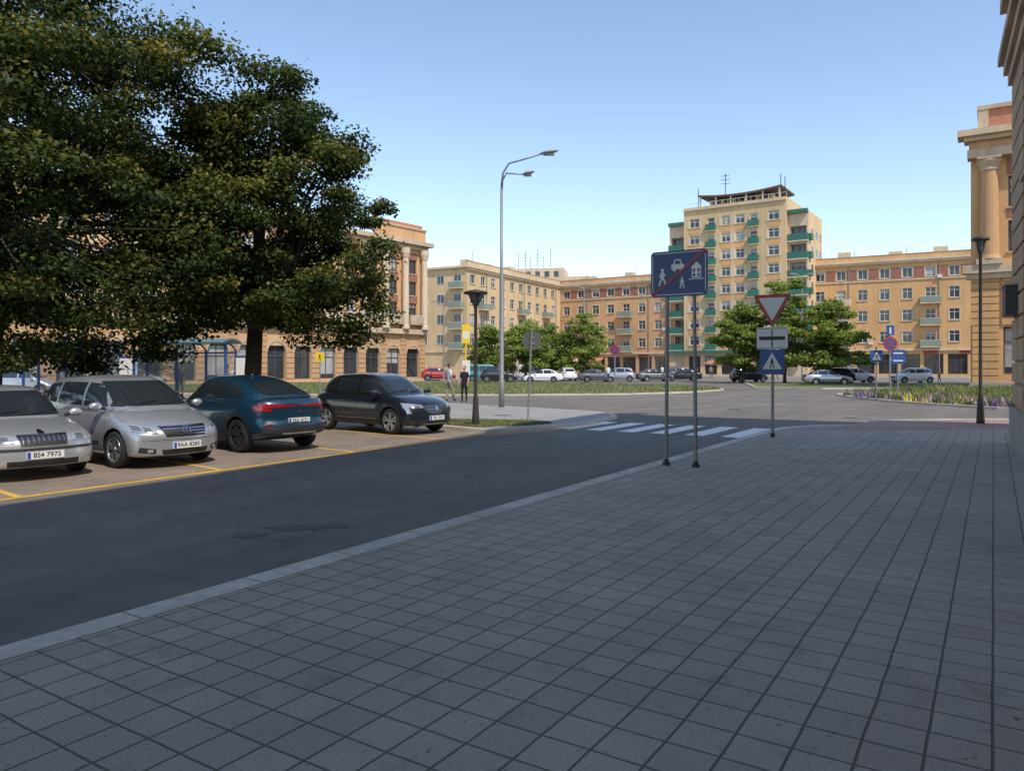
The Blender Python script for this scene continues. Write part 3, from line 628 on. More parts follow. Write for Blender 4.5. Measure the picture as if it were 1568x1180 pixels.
for (lx,ly,lh) in ((9.0,94,11.5),(34,96,11),(36.3,94,13),(-8,88,9)):
    mb=MB(); mb.tube('galv',[(lx,ly,0),(lx,ly,lh)],[.11,.06],8); mb.tube('galv',[(lx,ly,lh),(lx+.9,ly,lh+.3)],.04,6); mb.tube('galv',[(lx,ly,lh),(lx-.9,ly,lh+.3)],.04,6)
    mb.box('galv',W0,lx+.7,lx+1.5,ly-.15,ly+.15,lh+.25,lh+.4); mb.box('galv',W0,lx-1.5,lx-.7,ly-.15,ly+.15,lh+.25,lh+.4); mb.build('street_lamp')
def disc(F,cx,cz,r,o,n=28): return [F(cx+math.cos(2*math.pi*i/n)*r,o,cz+math.sin(2*math.pi*i/n)*r) for i in range(n)]
def rrect(F,x0,x1,z0,z1,r,o):
    P=[]
    for cx,cz,a in ((x1-r,z1-r,0),(x0+r,z1-r,90),(x0+r,z0+r,180),(x1-r,z0+r,270)):
        for i in range(5): t=math.radians(a+i*22.5); P.append(F(cx+math.cos(t)*r,o,cz+math.sin(t)*r))
    return P
def plate(mb,key,back,fn,th=.02):
    A=fn(0.); B=fn(-th); n=len(A); mb.face(key,A); mb.face(back,B[::-1])
    for i in range(n): mb.face(back,[A[i],B[i],B[(i+1)%n],A[(i+1)%n]])
def pline(mb,key,F,pts,w,o):
    for (a,b) in zip(pts,pts[1:]):
        d=Vector((b[0]-a[0],b[1]-a[1])); L=d.length or 1; p=Vector((-d.y,d.x))/L*w/2
        mb.face(key,[F(a[0]-p.x,o,a[1]-p.y),F(b[0]-p.x,o,b[1]-p.y),F(b[0]+p.x,o,b[1]+p.y),F(a[0]+p.x,o,a[1]+p.y)])
def man(mb,key,F,cx,z,h,o,lean=0):
    mb.face(key,disc(F,cx,z+h*.9,h*.09,o,12))
    pline(mb,key,F,[(cx,z+h*.8),(cx,z+h*.45)],h*.2,o)
    pline(mb,key,F,[(cx-h*.02,z+h*.48),(cx-h*.12,z+h*.22),(cx-h*.2,z)],h*.1,o+.0005); pline(mb,key,F,[(cx+h*.02,z+h*.48),(cx+h*.14,z+h*.25),(cx+h*.16,z)],h*.1,o+.001)
    pline(mb,key,F,[(cx,z+h*.76),(cx-h*.2,z+h*.5)],h*.07,o+.0015); pline(mb,key,F,[(cx,z+h*.76),(cx+h*.2,z+h*.56)],h*.07,o+.002)
mb=MB(); F=Frame((2.83,12.75),(NN.x,NN.y),(-D.x,-D.y)); 
for s in (-.22,.25):
    mb.tube('galv',[F(s-.02 if s<0 else s+.03,-.05,.1),F(s,-.05,3.76)],.032,12)
    b=F(s-.02 if s<0 else s+.03,-.05,.1); mb.tube('dark_metal',[b,b+Z*.05],.065,12); mb.tube('dark_metal',[b+Z*.05,b+Z*.1],.04,12)
    for a in range(4): q=Vector((math.cos(a*1.57+.7)*.055,math.sin(a*1.57+.7)*.055,.05)); mb.tube('galv',[b+q,b+q+Z*.02],.009,6)
z0,z1=2.98,3.76
plate(mb,'sign_navy','sign_back',lambda o:rrect(F,-.5,.5,z0,z1,.07,o))
for (x0,x1,a,b) in ((-.43,.43,z0+.03,z0+.042),(-.43,.43,z1-.042,z1-.03)): mb.box('sign_white',F,x0,x1,.001,.003,a,b)
for (x0,x1) in ((-.47,-.458),(.458,.47)): mb.box('sign_white',F,x0,x1,.001,.003,z0+.08,z1-.08)
man(mb,'sign_white',F,-.29,z0+.19,.30,.004); man(mb,'sign_white',F,.06,z0+.13,.20,.004)
mb.face('sign_white',[F(a,.004,z0+b) for a,b in ((-.13,.46),(.10,.46),(.10,.54),(.06,.55),(.03,.63),(-.07,.63),(-.10,.55),(-.13,.54))])
mb.face('sign_navy',[F(a,.006,z0+b) for a,b in ((-.07,.55),(.035,.55),(.015,.61),(-.055,.61))]); 
for c in (-.075,.05): mb.face('sign_white',disc(F,c,z0+.45,.027,.0055,10))
mb.face('sign_white',[F(a,.004,z0+b) for a,b in ((.23,.30),(.39,.30),(.39,.47),(.23,.47))]); mb.face('sign_white',[F(a,.0045,z0+b) for a,b in ((.21,.47),(.41,.47),(.31,.57))])
for a in (.25,.33):
    for c in (.32,.40): mb.face('sign_navy',[F(a,.006,z0+c),F(a+.04,.006,z0+c),F(a+.04,.006,z0+c+.05),F(a,.006,z0+c+.05)])
pline(mb,'sign_white',F,[(.18,z0+.28),(.44,z0+.28)],.015,.004)
mb.face('sign_red',[F(a,.009,b) for a,b in ((-.485,z0+.03),(-.44,z0+.015),(.485,z1-.035),(.44,z1-.015))])
for s in (-.22,.25):
    for z in (z0+.15,z1-.15): mb.box('galv',F,s-.06,s+.06,-.09,-.021,z-.02,z+.02)
mb.build('traffic_sign',smooth=())
mb=MB(); F=Frame((6.2,17.9),(NN.x,NN.y),(-D.x,-D.y)); mb.tube('galv',[F(0,-.05,.1),F(0,-.05,3.5)],.035,12); mb.tube('dark_metal',[F(0,-.05,.1),F(0,-.05,.2)],.055,10)
def tri(F,cx,zt,w,o,up=False,r=.05):
    h=w*.866; c=[(cx-w/2,zt),(cx+w/2,zt),(cx,zt-h)]
    if up: c=[(cx-w/2,zt-h),(cx,zt),(cx+w/2,zt-h)]
    P=[]
    for i in range(3):
        p=Vector(c[i]); a=Vector(c[i-1]); b=Vector(c[(i+1)%3]); u=(a-p).normalized()*r; v=(b-p).normalized()*r
        for t in (0,.33,.67,1): q=(p+u)*(1-t)**2+2*t*(1-t)*(p+(u+v)*.12)+(p+v)*t*t; P.append(F(q.x,o,q.y))
    return P
plate(mb,'sign_red','sign_back',lambda o:tri(F,0,3.5,.90,o,r=.07)); mb.face('sign_white',tri(F,0,3.5-.075,.90-.26,.003,r=.03))
plate(mb,'sign_white','sign_back',lambda o:rrect(F,-.36,.36,2.2,2.72,.05,o))
mb.box('sign_black',F,-.33,.33,.001,.003,2.225,2.235);mb.box('sign_black',F,-.33,.33,.001,.003,2.685,2.695)
pline(mb,'sign_black',F,[(-.3,2.46),(.3,2.46)],.085,.004); pline(mb,'sign_black',F,[(0,2.46),(0,2.25)],.03,.005); pline(mb,'sign_black',F,[(0,2.46),(0,2.66)],.03,.005)
plate(mb,'sign_blue','sign_back',lambda o:rrect(F,-.29,.29,1.6,2.18,.05,o)); mb.face('sign_white',tri(F,0,2.12,.46,.003,True,.03)); man(mb,'sign_black',F,0,1.75,.24,.005)
mb.build('traffic_sign')
mb=MB()
F2=Frame((.62,24.2),(1,.25),(.25,-1)); plate(mb,'sign_back','sign_back',lambda o:disc(F2,.02,2.62,.32,o)); mb.box('galv',F2,-.06,.1,.001,.03,2.5,2.54); mb.box('galv',F2,-.06,.1,.001,.03,2.7,2.74); mb.tube('galv',[F2(-.12,.04,.1),F2(.0,.04,2.95)],.0302,8)
mb.build('traffic_sign')
def nostop(mb,F,cz,r):
    plate(mb,'sign_red','sign_back',lambda o:disc(F,0,cz,r,o)); mb.face('sign_blue',disc(F,0,cz,r*.78,.003)); k=r*.6
    pline(mb,'sign_red',F,[(-k,cz-k),(k,cz+k)],r*.2,.006); pline(mb,'sign_red',F,[(-k,cz+k),(k,cz-k)],r*.2,.008)
mb=MB(); F=Frame((6.85,50),(1,0),(0,-1)); mb.tube('galv',[F(0,-.05,0),F(0,-.05,3.2)],.04,8); nostop(mb,F,2.85,.33); mb.build('traffic_sign')
mb=MB(); F=Frame((19.15,38),(1,0),(0,-1)); mb.tube('galv',[F(0,-.05,0),F(0,-.05,3.8)],.04,8); nostop(mb,F,2.92,.36)
plate(mb,'sign_blue','sign_back',lambda o:rrect(F,-.2,.2,3.35,3.85,.03,o)); pline(mb,'sign_white',F,[(0,3.42),(0,3.75)],.08,.003)
mb.build('traffic_sign')
mb=MB(); F=Frame((18.75,38.6),(1,0),(0,-1)); mb.tube('galv',[F(0,-.05,0),F(0,-.05,2.8)],.04,8); plate(mb,'sign_blue','sign_back',lambda o:rrect(F,-.33,.33,2.0,2.6,.04,o)); mb.face('sign_white',tri(F,0,2.54,.5,.003,True,.03)); man(mb,'sign_black',F,0,2.14,.25,.005)
mb.build('traffic_sign')
mb=MB(); F=Frame((19.7,38.3),(1,0),(0,-1)); mb.tube('galv',[F(0,-.05,0),F(0,-.05,2.7)],.04,8); plate(mb,'sign_blue','sign_back',lambda o:rrect(F,-.34,.34,2.28,2.62,.03,o)); plate(mb,'sign_blue','sign_back',lambda o:rrect(F,-.34,.34,1.9,2.24,.03,o)); pline(mb,'sign_white',F,[(-.25,2.45),(.25,2.45)],.06,.003); pline(mb,'sign_white',F,[(-.25,2.07),(.25,2.07)],.06,.003)
mb.build('traffic_sign')
mb=MB(); F=Frame((22.6,44),(1,0),(0,-1)); mb.tube('galv',[F(0,-.05,0),F(0,-.05,2.6)],.04,8); plate(mb,'sign_blue','sign_back',lambda o:rrect(F,-.5,.5,2.0,2.35,.03,o)); pline(mb,'sign_white',F,[(-.4,2.17),(.3,2.17)],.07,.003)
mb.build('direction_sign')
mb=MB(); F=Frame((-2.45,40),(1,.3)); mb.tube('sign_yellow',[F(0,-.05,0.1),F(0,-.05,4.05)],.045,8); plate(mb,'sign_yellow','sign_yellow',lambda o:rrect(F,-.22,.22,3.0,4.0,.03,o),.06); mb.face('sign_white',rrect(F,-.17,.17,3.25,3.65,.03,.003)); mb.box('sign_white',F,-.22,.22,-.02,.02,1.3,2.1)
mb.build('bus_stop_sign')
mb=MB(); F=Frame((-12.8,50),(1,0),(0,-1)); mb.tube('galv',[F(0,-.05,0),F(0,-.05,2.8)],.035,8); plate(mb,'sign_yellow','sign_back',lambda o:rrect(F,-.3,.3,2.1,2.7,.03,o)); man(mb,'sign_black',F,0,2.18,.4,.004)
mb.build('traffic_sign')
def shelter(x,y,l,ang):
    mb=MB(); F=Frame((x,y),(math.cos(ang),math.sin(ang)))
    for s in np.linspace(0,l,4):
        mb.box('sign_blue',F,s-.05,s+.05,-1.2,-1.1,.1,2.6); mb.tube('sign_blue',[F(s,-1.15,2.6),F(s,-.6,2.85),F(s,.3,2.9)],.045,6)
    for s in (0,l): mb.box('sign_blue',F,s-.05,s+.05,.0,.1,.1,2.8)
    for i in range(3): a=i*l/3+.07; b=(i+1)*l/3-.07; mb.box('clear_glass',F,a,b,-1.155,-1.145,.5,2.4)
    mb.box('sign_blue',F,0,l,-1.18,-1.12,2.42,2.5); mb.box('clear_glass',F,-.02,-.01,-1.05,-.05,.5,2.4)
    n=8; vs=[]
    for i in range(n+1):
        t=i/n; o=-1.5+2.2*t; z=2.75+.35*math.sin(math.pi*(t*.7+.15)); vs+=[F(-.2,o,z),F(l+.2,o,z),F(l+.2,o,z+.06),F(-.2,o,z+.06)]
    fs=[]
    for i in range(n):
        for j in range(4): q=(j+1)%4; fs.append((i*4+j,i*4+q,(i+1)*4+q,(i+1)*4+j))
    fs+=[(0,1,2,3),(n*4+3,n*4+2,n*4+1,n*4)]; mb.mesh('shelter_roof',vs,fs)
    mb.box('frame_brown',F,.4,l-.4,-1.0,-.6,.5,.56); mb.box('dark_metal',F,.8,.9,-.9,-.7,.1,.5); mb.box('dark_metal',F,l-.9,l-.8,-.9,-.7,.1,.5)
    mb.box('sign_white',F,l+.15,l+1.1,-.9,-.8,.6,2.2); mb.box('sign_blue',F,l+.1,l+1.15,-.92,-.905,.5,2.3)
    mb.build('bus_shelter')
shelter(-18.6,37,4.6,-.05); shelter(-26,40,4.6,-.05)
# ------------------------------------------------------------------ cars
def pchip(pts,x):
    X=[p[0] for p in pts]; Y=[p[1] for p in pts]
    if x<=X[0]: return Y[0]
    if x>=X[-1]: return Y[-1]
    n=len(X); d=[(Y[i+1]-Y[i])/(X[i+1]-X[i]) for i in range(n-1)]
    m=[d[0]]+[0 if d[i-1]*d[i]<=0 else 2*d[i-1]*d[i]/(d[i-1]+d[i]) for i in range(1,n-1)]+[d[-1]]
    for i in range(n-1):
        if x<=X[i+1]:
            h=X[i+1]-X[i]; t=(x-X[i])/h
            return (2*t**3-3*t*t+1)*Y[i]+(t**3-2*t*t+t)*h*m[i]+(-2*t**3+3*t*t)*Y[i+1]+(t**3-t*t)*h*m[i+1]
def sstep(a,b,x): t=min(max((x-a)/(b-a),0),1); return t*t*(3-2*t)
def Q(a,b,c,d,nu=8,nv=4):
    a,b,c,d=map(Vector,(a,b,c,d)); return [[(a.lerp(b,i/nu)).lerp(d.lerp(c,i/nu),j/nv) for i in range(nu+1)] for j in range(nv+1)]
def RC(x0,x1,z0,z1,nu=6,nv=3): return Q((x0,z0),(x1,z0),(x1,z1),(x0,z1),nu,nv)
def ring(cx,cz,r0,r1,a0,a1,n=24): return [[Vector((cx+math.cos(math.radians(a0+(a1-a0)*i/n))*r,cz+math.sin(math.radians(a0+(a1-a0)*i/n))*r)) for i in range(n+1)] for r in (r0,(r0+r1)/2,r1)]
def carbody(S,ns=64):
    L,Wd=S['L'],S['W']/2; cs0=[(0,0),(.55,0),(.86,.0),(.955,.06),(.985,.22),(1,.45),(.995,.62),(.975,.80),(.93,.92),(.84,.975),(.6,1.0),(.3,1.015),(0,1.02)]
    cs=[]
    for i in range(len(cs0)-1):
        for q in range(2): t=q/2; cs.append((cs0[i][0]*(1-t)+cs0[i+1][0]*t,cs0[i][1]*(1-t)+cs0[i+1][1]*t))
    cs.append(cs0[-1]); full=cs+[(-a,b) for a,b in cs[-2:0:-1]]; n=len(full)
    xs=[.0,.012,.03,.06,.1]+list(np.linspace(.16,L-.16,ns))+[L-.1,L-.06,L-.03,L-.012,L]
    def bend(x,y,z):
        f=sstep(L*.62,L,x); r=sstep(L*.35,0,x); yy=min(abs(y)/Wd,1)
        rk=pchip(S['rakef'],z); rr=pchip(S['raker'],z)
        return x-S['bowf']*yy**2.6*f-rk*f**2+S['bowr']*yy**2.8*r+rr*r**2
    V=[];F=[]
    for x in xs:
        e=min(x,L-x); k=1-.09*(1-min(e/.1,1))**2.
        zt=pchip(S['top'],x); zb=pchip(S['bot'],x); w=Wd*pchip(S['wid'],x)
        zc=(zt+zb)/2; 
        for (a,b) in full:
            y=a*w*k; z=zc+(zb+(zt-zb)*b-zc)*k; V.append(Vector((bend(x,y,z),y,z)))
    m=len(xs)
    for i in range(m-1):
        for j in range(n): q=(j+1)%n; F.append((i*n+j,(i+1)*n+j,(i+1)*n+q,i*n+q))
    for (i,x,fl) in ((0,0,True),(m-1,L,False)):
        zt=pchip(S['top'],x); zb=pchip(S['bot'],x); w=Wd*pchip(S['wid'],x); zc=(zt+zb)/2; prev=[i*n+j for j in range(n)]
        for s in (.85,.65,.4,.18):
            base=len(V)
            for (a,b) in full:
                y=a*w*.91*s; z=zc+(zb+(zt-zb)*b-zc)*.91*s; V.append(Vector((bend(x,y,z)+(.012 if not fl else -.012)*(1-s),y,z)))
            cur=[base+j for j in range(n)]
            for j in range(n):
                q=(j+1)%n; f=(prev[j],cur[j],cur[q],prev[q]); F.append(f[::-1] if fl else f)
            prev=cur
        F.append(tuple(prev) if fl else tuple(prev[::-1]))
    return V,F
def greenhouse(S):
    g=S['gh']; V=[];F=[]; n=64; T=[0,.15,.3,.45,.6,.72,.8,.86,.91,.95,.98,1.]
    def row(t,sc=1.,crown=0):
        ins=0 if t<.72 else g['ins']*(1-math.sqrt(max(0,1-((t-.72)/.28)**2)))
        xf=pchip(g['xf'],t)-ins*1.6; xr=pchip(g['xr'],t)+ins*1.6; hw=pchip(g['hw'],t)-ins; xc=(xf+xr)/2; a=(xf-xr)/2
        out=[]
        for j in range(n):
            an=2*math.pi*j/n; c,s=math.cos(an),math.sin(an); e=2/g.get('e',5.)
            x=xc+a*sc*math.copysign(abs(c)**e,c); y=hw*sc*math.copysign(abs(s)**e,s)
            z=g['z0']+(g['z1']-g['z0'])*t; z-=pchip(g['drop'],x)*t; out.append(Vector((x,y,z+crown)))
        return out
    for t in T: V+=row(t)
    for sc,cr in ((.93,.004),(.8,.012),(.6,.02),(.35,.026),(.12,.03)): V+=row(1.,sc,cr)
    m=len(T)+5
    for i in range(m-1):
        for j in range(n): q=(j+1)%n; F.append((i*n+j,i*n+q,(i+1)*n+q,(i+1)*n+j))
    F.append(tuple((m-1)*n+j for j in range(n)))
    return V,F
def patch(mb,bvh,rows,ax,key,off=.006):
    vs=[];nr=len(rows);nc=len(rows[0])
    for r in rows:
        for p in r:
            if ax=='f': o,d=Vector((9,p[0],p[1])),Vector((-1,0,0))
            elif ax=='r': o,d=Vector((-4,p[0],p[1])),Vector((1,0,0))
            elif ax=='l': o,d=Vector((p[0],3,p[1])),Vector((0,-1,0))
            elif ax=='t': o,d=Vector((p[0],p[1],4)),Vector((0,0,-1))
            else: o,d=Vector((p[0],-3,p[1])),Vector((0,1,0))
            h=bvh.ray_cast(o,d)
            if h[0] is None:
                q=o+d*(3 if ax in 'lR' else (5 if ax=='f' else 4)); h=bvh.find_nearest(q)
            nn=h[1]
            if nn.dot(d)>0: nn=-nn
            vs.append(h[0]+nn*off)
    fs=[(i*nc+j,i*nc+j+1,(i+1)*nc+j+1,(i+1)*nc+j) for i in range(nr-1) for j in range(nc-1)]
    mb.mesh(key,vs,fs)
def wheel(mb,c,r,sd,w=.2,rim='rim',ns=5):
    h=w/2; y=lambda v:v*sd
    mb.lathe('tyre',c,[(.60*r,y(-h)),(.8*r,y(-h)),(.95*r,y(-h*.9)),(r,y(-h*.6)),(r,y(h*.6)),(.95*r,y(h*.93)),(.82*r,y(h*1.02)),(.69*r,y(h*.9))],32,'y')
    mb.lathe(rim,c,[(.70*r,y(h*.88)),(.69*r,y(h*.98)),(.655*r,y(h*.98)),(.63*r,y(h*.6)),(.6*r,y(-h*.2))],32,'y')
    mb.lathe('well',c,[(.62*r,y(-.0)),(.0,y(-.0))],24,'y'); mb.lathe('rim',c,[(.4*r,y(.012)),(.0,y(.012))],20,'y')
    c=Vector(c)
    for i in range(ns):
        for dl in (-.13,.13):
            a=2*math.pi*i/ns+.3; a1=a+dl*.9; a2=a+dl*1.6; r0,r1=.1*r,.66*r
            p0=Vector((math.cos(a1)*r0,y(h*.82),math.sin(a1)*r0)); p1=Vector((math.cos(a2)*r1,y(h*.9),math.sin(a2)*r1)); t=(p1-p0).normalized(); s=Vector((-t.z,0,t.x))*.022*r/.33
            dy=Vector((0,y(-.035),0)); P=[p0-s,p0+s,p1+s*1.1,p1-s*1.1]; P2=[p+dy for p in P]
            mb.mesh(rim,[c+p for p in P+P2],[(0,1,2,3),(4,7,6,5),(0,4,5,1),(1,5,6,2),(2,6,7,3),(3,7,4,0)])
    mb.lathe(rim,c,[(.16*r,y(h*.55)),(.15*r,y(h*.92)),(.0,y(h*.95))],16,'y')
def ell(mb,k,c,rx,ry,rz,n=12):
    vs=[];fs=[]
    for i in range(n+1):
        ph=math.pi*i/n
        for j in range(n): th=2*math.pi*j/n; vs.append((c[0]+rx*math.sin(ph)*math.cos(th),c[1]+ry*math.sin(ph)*math.sin(th),c[2]+rz*math.cos(ph)))
    for i in range(n):
        for j in range(n): q=(j+1)%n; fs.append((i*n+j,i*n+q,(i+1)*n+q,(i+1)*n+j))
    mb.mesh(k,vs,fs)
def mkcar(S,name,pos,head,ns=64,roofkey=None,detail=True,origin='f'):
    L=S['L']; mb=MB(); pk=S['paint']
    V1,F1=carbody(S,ns); V2,F2=greenhouse(S)
    bvh=BVHTree.FromPolygons(V1+V2,F1+[tuple(i+len(V1) for i in f) for f in F2])
    r=S['r']; fx,rx=S['fx'],S['rx']; h=S['W']/2
    me=bpy.data.meshes.new('body'); me.from_pydata(V1,[],F1); me.materials.append(M[pk]); me.materials.append(M['well']); me.polygons.foreach_set('use_smooth',[True]*len(F1)); me.update()
    ob=bpy.data.objects.new('body',me); scene.collection.objects.link(ob)
    bm=bmesh.new(); bm.from_mesh(me); bmesh.ops.recalc_face_normals(bm,faces=bm.faces); bm.to_mesh(me); bm.free()
    cv=[];cf=[]
    for x in (fx,rx):
        for sd in (1,-1):
            b=len(cv); n=32; R_=r+.045; y0,y1=sd*(h-.30),sd*(h+.3)
            for yy in (y0,y1):
                for j in range(n): a=2*math.pi*j/n; cv.append((x+math.cos(a)*R_,yy,r+math.sin(a)*R_))
            for j in range(n): q=(j+1)%n; cf.append((b+j,b+q,b+n+q,b+n+j))
            cf.append(tuple(b+j for j in range(n-1,-1,-1))); cf.append(tuple(b+n+j for j in range(n)))
    cm=bpy.data.meshes.new('cut'); cm.from_pydata(cv,[],cf); cm.materials.append(M['well'])
    bm=bmesh.new(); bm.from_mesh(cm); bmesh.ops.recalc_face_normals(bm,faces=bm.faces); bm.to_mesh(cm); bm.free()
    co=bpy.data.objects.new('cut',cm); scene.collection.objects.link(co)
    md=ob.modifiers.new('b','BOOLEAN'); md.object=co; md.operation='DIFFERENCE'; md.solver='EXACT'
    try: md.material_mode='TRANSFER'
    except Exception: pass
    dg=bpy.context.evaluated_depsgraph_get(); nm=bpy.data.meshes.new_from_object(ob.evaluated_get(dg)); ob.modifiers.clear(); ob.data=nm; bpy.data.objects.remove(co)
    gk=roofkey or pk
    mb.mesh(gk,V2,F2)
    for it in S['patches']:
        ax,key,rows=it[0],it[1],it[2]; off=it[3] if len(it)>3 else .006
        mir=[[Vector((-p[0],p[1])) for p in rw] for rw in rows]
        if ax=='s': patch(mb,bvh,rows,'l',key,off); patch(mb,bvh,rows,'R',key,off)
        elif ax in 'FB': a='f' if ax=='F' else 'r'; patch(mb,bvh,rows,a,key,off); patch(mb,bvh,mir,a,key,off)
        else: patch(mb,bvh,rows,ax,key,off)
    for x in (fx,rx):
        for sd in (1,-1):
            wheel(mb,(x,sd*(h-.115),r),r,sd,.205,S.get('rim','rim'),S.get('spokes',5))
        mb.tube('well',[(x,-h+.3,r),(x,h-.3,r)],.05,8)
        if S.get('clad'):
            for ax in 'lR': patch(mb,bvh,ring(x,r,r+.04,r+.095,-8,188),ax,'black_plastic',.012)
    mx,mz=S['mir']
    for sd in (1,-1):
        ell(mb,S.get('mirkey',pk),(mx,sd*(h+.09),mz),.075,.115,.075); mb.box('glass',W0,mx-.082,mx-.07,sd*(h+.09)-.085,sd*(h+.09)+.085,mz-.05,mz+.05); mb.tube('black_plastic',[(mx+.02,sd*(h-.08),mz-.05),(mx,sd*(h+.03),mz-.02)],.03,8)
    for x in S['hand']:
        for sd in (1,-1):
            hh=bvh.ray_cast(Vector((x,sd*3,S['hz'])),Vector((0,-sd,0)))
            if hh[0] is not None: ell(mb,pk,(x,hh[0].y+sd*.012,S['hz']),.085,.022,.018,8)
    if S.get('wiper'):
        wx,wz=S['wiper']
        for y0,y1 in ((.05,.62),(-.55,.0)):
            P=[]
            for t in (0,.5,1.):
                hh=bvh.ray_cast(Vector((9,y0+(y1-y0)*t,wz+.05*t)),Vector((-1,0,0)))[0]; P.append(hh+Vector((.02,0,.012)))
            mb.tube('seam',P,.009,5)
    if S.get('fin'): mb.mesh(gk,[(S['fin'],-.03,S['finz']),(S['fin'],.03,S['finz']),(S['fin']+.2,0,S['finz']+.01),(S['fin']-.02,0,S['finz']+.08)],[(0,1,3),(1,2,3),(2,0,3),(0,2,1)])
    for (ax,z,txt,yo) in S.get('plates',[]):
        f= ax=='f'; hit=bvh.ray_cast(Vector((9 if f else -4,yo,z)),Vector((-1 if f else 1,0,0)))[0]; x=hit.x+(.02 if f else -.02); sg=1 if f else -1
        mb.box('plate',W0,min(x,x-sg*.06),max(x,x-sg*.06),yo-.26,yo+.26,z-.056,z+.056)
        mb.box('plate_blue',W0,min(x,x+sg*.002),max(x,x+sg*.002),yo+(-.255 if f else .21),yo+(-.21 if f else .255),z-.05,z+.05)
        S.setdefault('_t',[]).append((x+sg*.003,yo,z,sg,txt))
    ang=math.radians(head); fw=Vector((math.cos(ang),math.sin(ang),0)); p=Vector((pos[0],pos[1],0))
    if origin=='f': org=p-fw*L
    elif origin=='r': org=p
    else: org=p-fw*L/2
    mw=Matrix.Translation(org+Z*.005)@Matrix.Rotation(ang,4,'Z')
    e=mb.build(name,mw,smooth='all',parts={gk:'cabin','tyre':'tyres','rim':'rims'})
    ob.parent=e
    for (x,yo,z,sg,txt) in S.get('_t',[]):
        cu=bpy.data.curves.new('plate_text','FONT'); cu.body=txt; cu.size=.105; cu.align_x='CENTER'; cu.align_y='CENTER'; cu.materials.append(M['sign_black']); cu.offset=.001
        t=bpy.data.objects.new('plate_text',cu); scene.collection.objects.link(t); t.parent=e
        m=Matrix(((0,0,sg,x),(sg,0,0,yo+sg*.02),(0,1,0,z),(0,0,0,1))); t.matrix_local=m
    S.pop('_t',None)
    for c in e.children:
        if c.type=='MESH' and c.name.split('.')[0] in ('plate','plate_blue','rims','black_plastic'):
            c.data.polygons.foreach_set('use_smooth',[False]*len(c.data.polygons))
    return e
def seams(xs,z0,z1,w=.008): return [('s','seam',RC(x-w/2,x+w/2,z0,z1,1,10),.003) for x in xs]
minivan=dict(L=4.27,W=1.78,r=.325,fx=3.43,rx=.66,paint='p_silver',bowf=.34,bowr=.2,wiper=(3.4,1.09),
 top=[(0,.93),(.1,1.0),(.5,1.05),(2.6,1.03),(3.3,1.02),(3.6,.97),(3.95,.87),(4.18,.76),(4.27,.70)],bot=[(0,.32),(.35,.22),(3.7,.2),(4.27,.21)],
 wid=[(0,.9),(.3,.97),(.9,1),(3.4,1),(3.9,.985),(4.27,.94)],rakef=[(.2,.04),(.35,0),(.55,.0),(.75,.09),(1.1,.2)],raker=[(.2,.05),(.5,0),(1.1,.1)],
 gh=dict(z0=.98,z1=1.60,xf=[(0,3.52),(.5,3.03),(.85,2.62),(1,2.42)],xr=[(0,.12),(1,.42)],hw=[(0,.83),(.5,.765),(1,.66)],ins=.11,e=4.6,drop=[(.3,.09),(1.2,.02),(1.9,0),(2.5,.03),(3,.08)]),
 mir=(3.02,1.08),hand=(1.05,2.15),hz=.93,fin=.6,finz=1.57,plates=[('f',.40,'9AA 8285',0)],
 patches=[('f','glass',Q((-.70,1.07),(.70,1.07),(.57,1.51),(-.57,1.51),14,8)),('r','glass',Q((-.6,1.08),(.6,1.08),(.5,1.45),(-.5,1.45),10,6)),
  ('s','glass',Q((2.24,1.07),(3.0,1.07),(2.62,1.45),(2.24,1.49),8,5)),('s','glass',Q((1.22,1.09),(2.16,1.07),(2.16,1.49),(1.26,1.49),8,5)),('s','glass',Q((.45,1.13),(1.15,1.10),(1.18,1.48),(.62,1.43),6,5)),
  ('s','glass',Q((3.05,1.07),(3.28,1.06),(3.05,1.2),(3.0,1.22),3,3)),
  ('F','headlamp',Q((.47,.60),(.84,.66),(.83,.80),(.52,.70),10,5),.01),('F','lamp_inner',Q((.55,.635),(.66,.65),(.66,.73),(.57,.70),4,4),.014),('F','lamp_inner',Q((.69,.66),(.79,.68),(.785,.76),(.70,.74),4,4),.014),
  ('f','black_plastic',Q((-.36,.55),(.36,.55),(.44,.74),(-.44,.74),12,6),.008),
  *[('f','chrome',RC(-.42+.02*i,.42-.02*i,.715-.045*i,.73-.045*i,12,1),.02) for i in range(4)],
  ('f','chrome',Q((-.005,.56),(.005,.56),(.02,.73),(-.02,.73),1,4),.022),('f','chrome',ring(0,.645,.062,.08,0,360),.028),
  ('f','chrome',Q((-.008,.645),(.008,.645),(.004,.71),(-.004,.71),1,2),.028),('f','chrome',Q((.0,.64),(.0,.65),(.06,.62),(.055,.61),1,2),.028),('f','chrome',Q((.0,.64),(.0,.65),(-.06,.62),(-.055,.61),1,2),.028),
  ('f','black_plastic',Q((-.40,.245),(.40,.245),(.44,.335),(-.44,.335),12,3),.008),('F','black_plastic',Q((.52,.27),(.76,.30),(.75,.39),(.52,.35),6,3),.008),('F','headlamp',RC(.56,.64,.30,.345,3,2),.012),
  ('f','seam',RC(-.8,.8,.495,.502,16,1),.003),
  ('s','black_plastic',RC(1.15,2.95,.42,.455,10,1),.010),('s','seam',RC(.3,3.3,1.0,1.006,20,1),.003),
  ('B','tail',Q((.55,.85),(.78,.85),(.76,1.15),(.62,1.15),4,5)),('t','seam',RC(3.35,3.36,-.75,.75,1,12),.003),
  *seams((1.18,2.2,3.14),.30,1.05)])
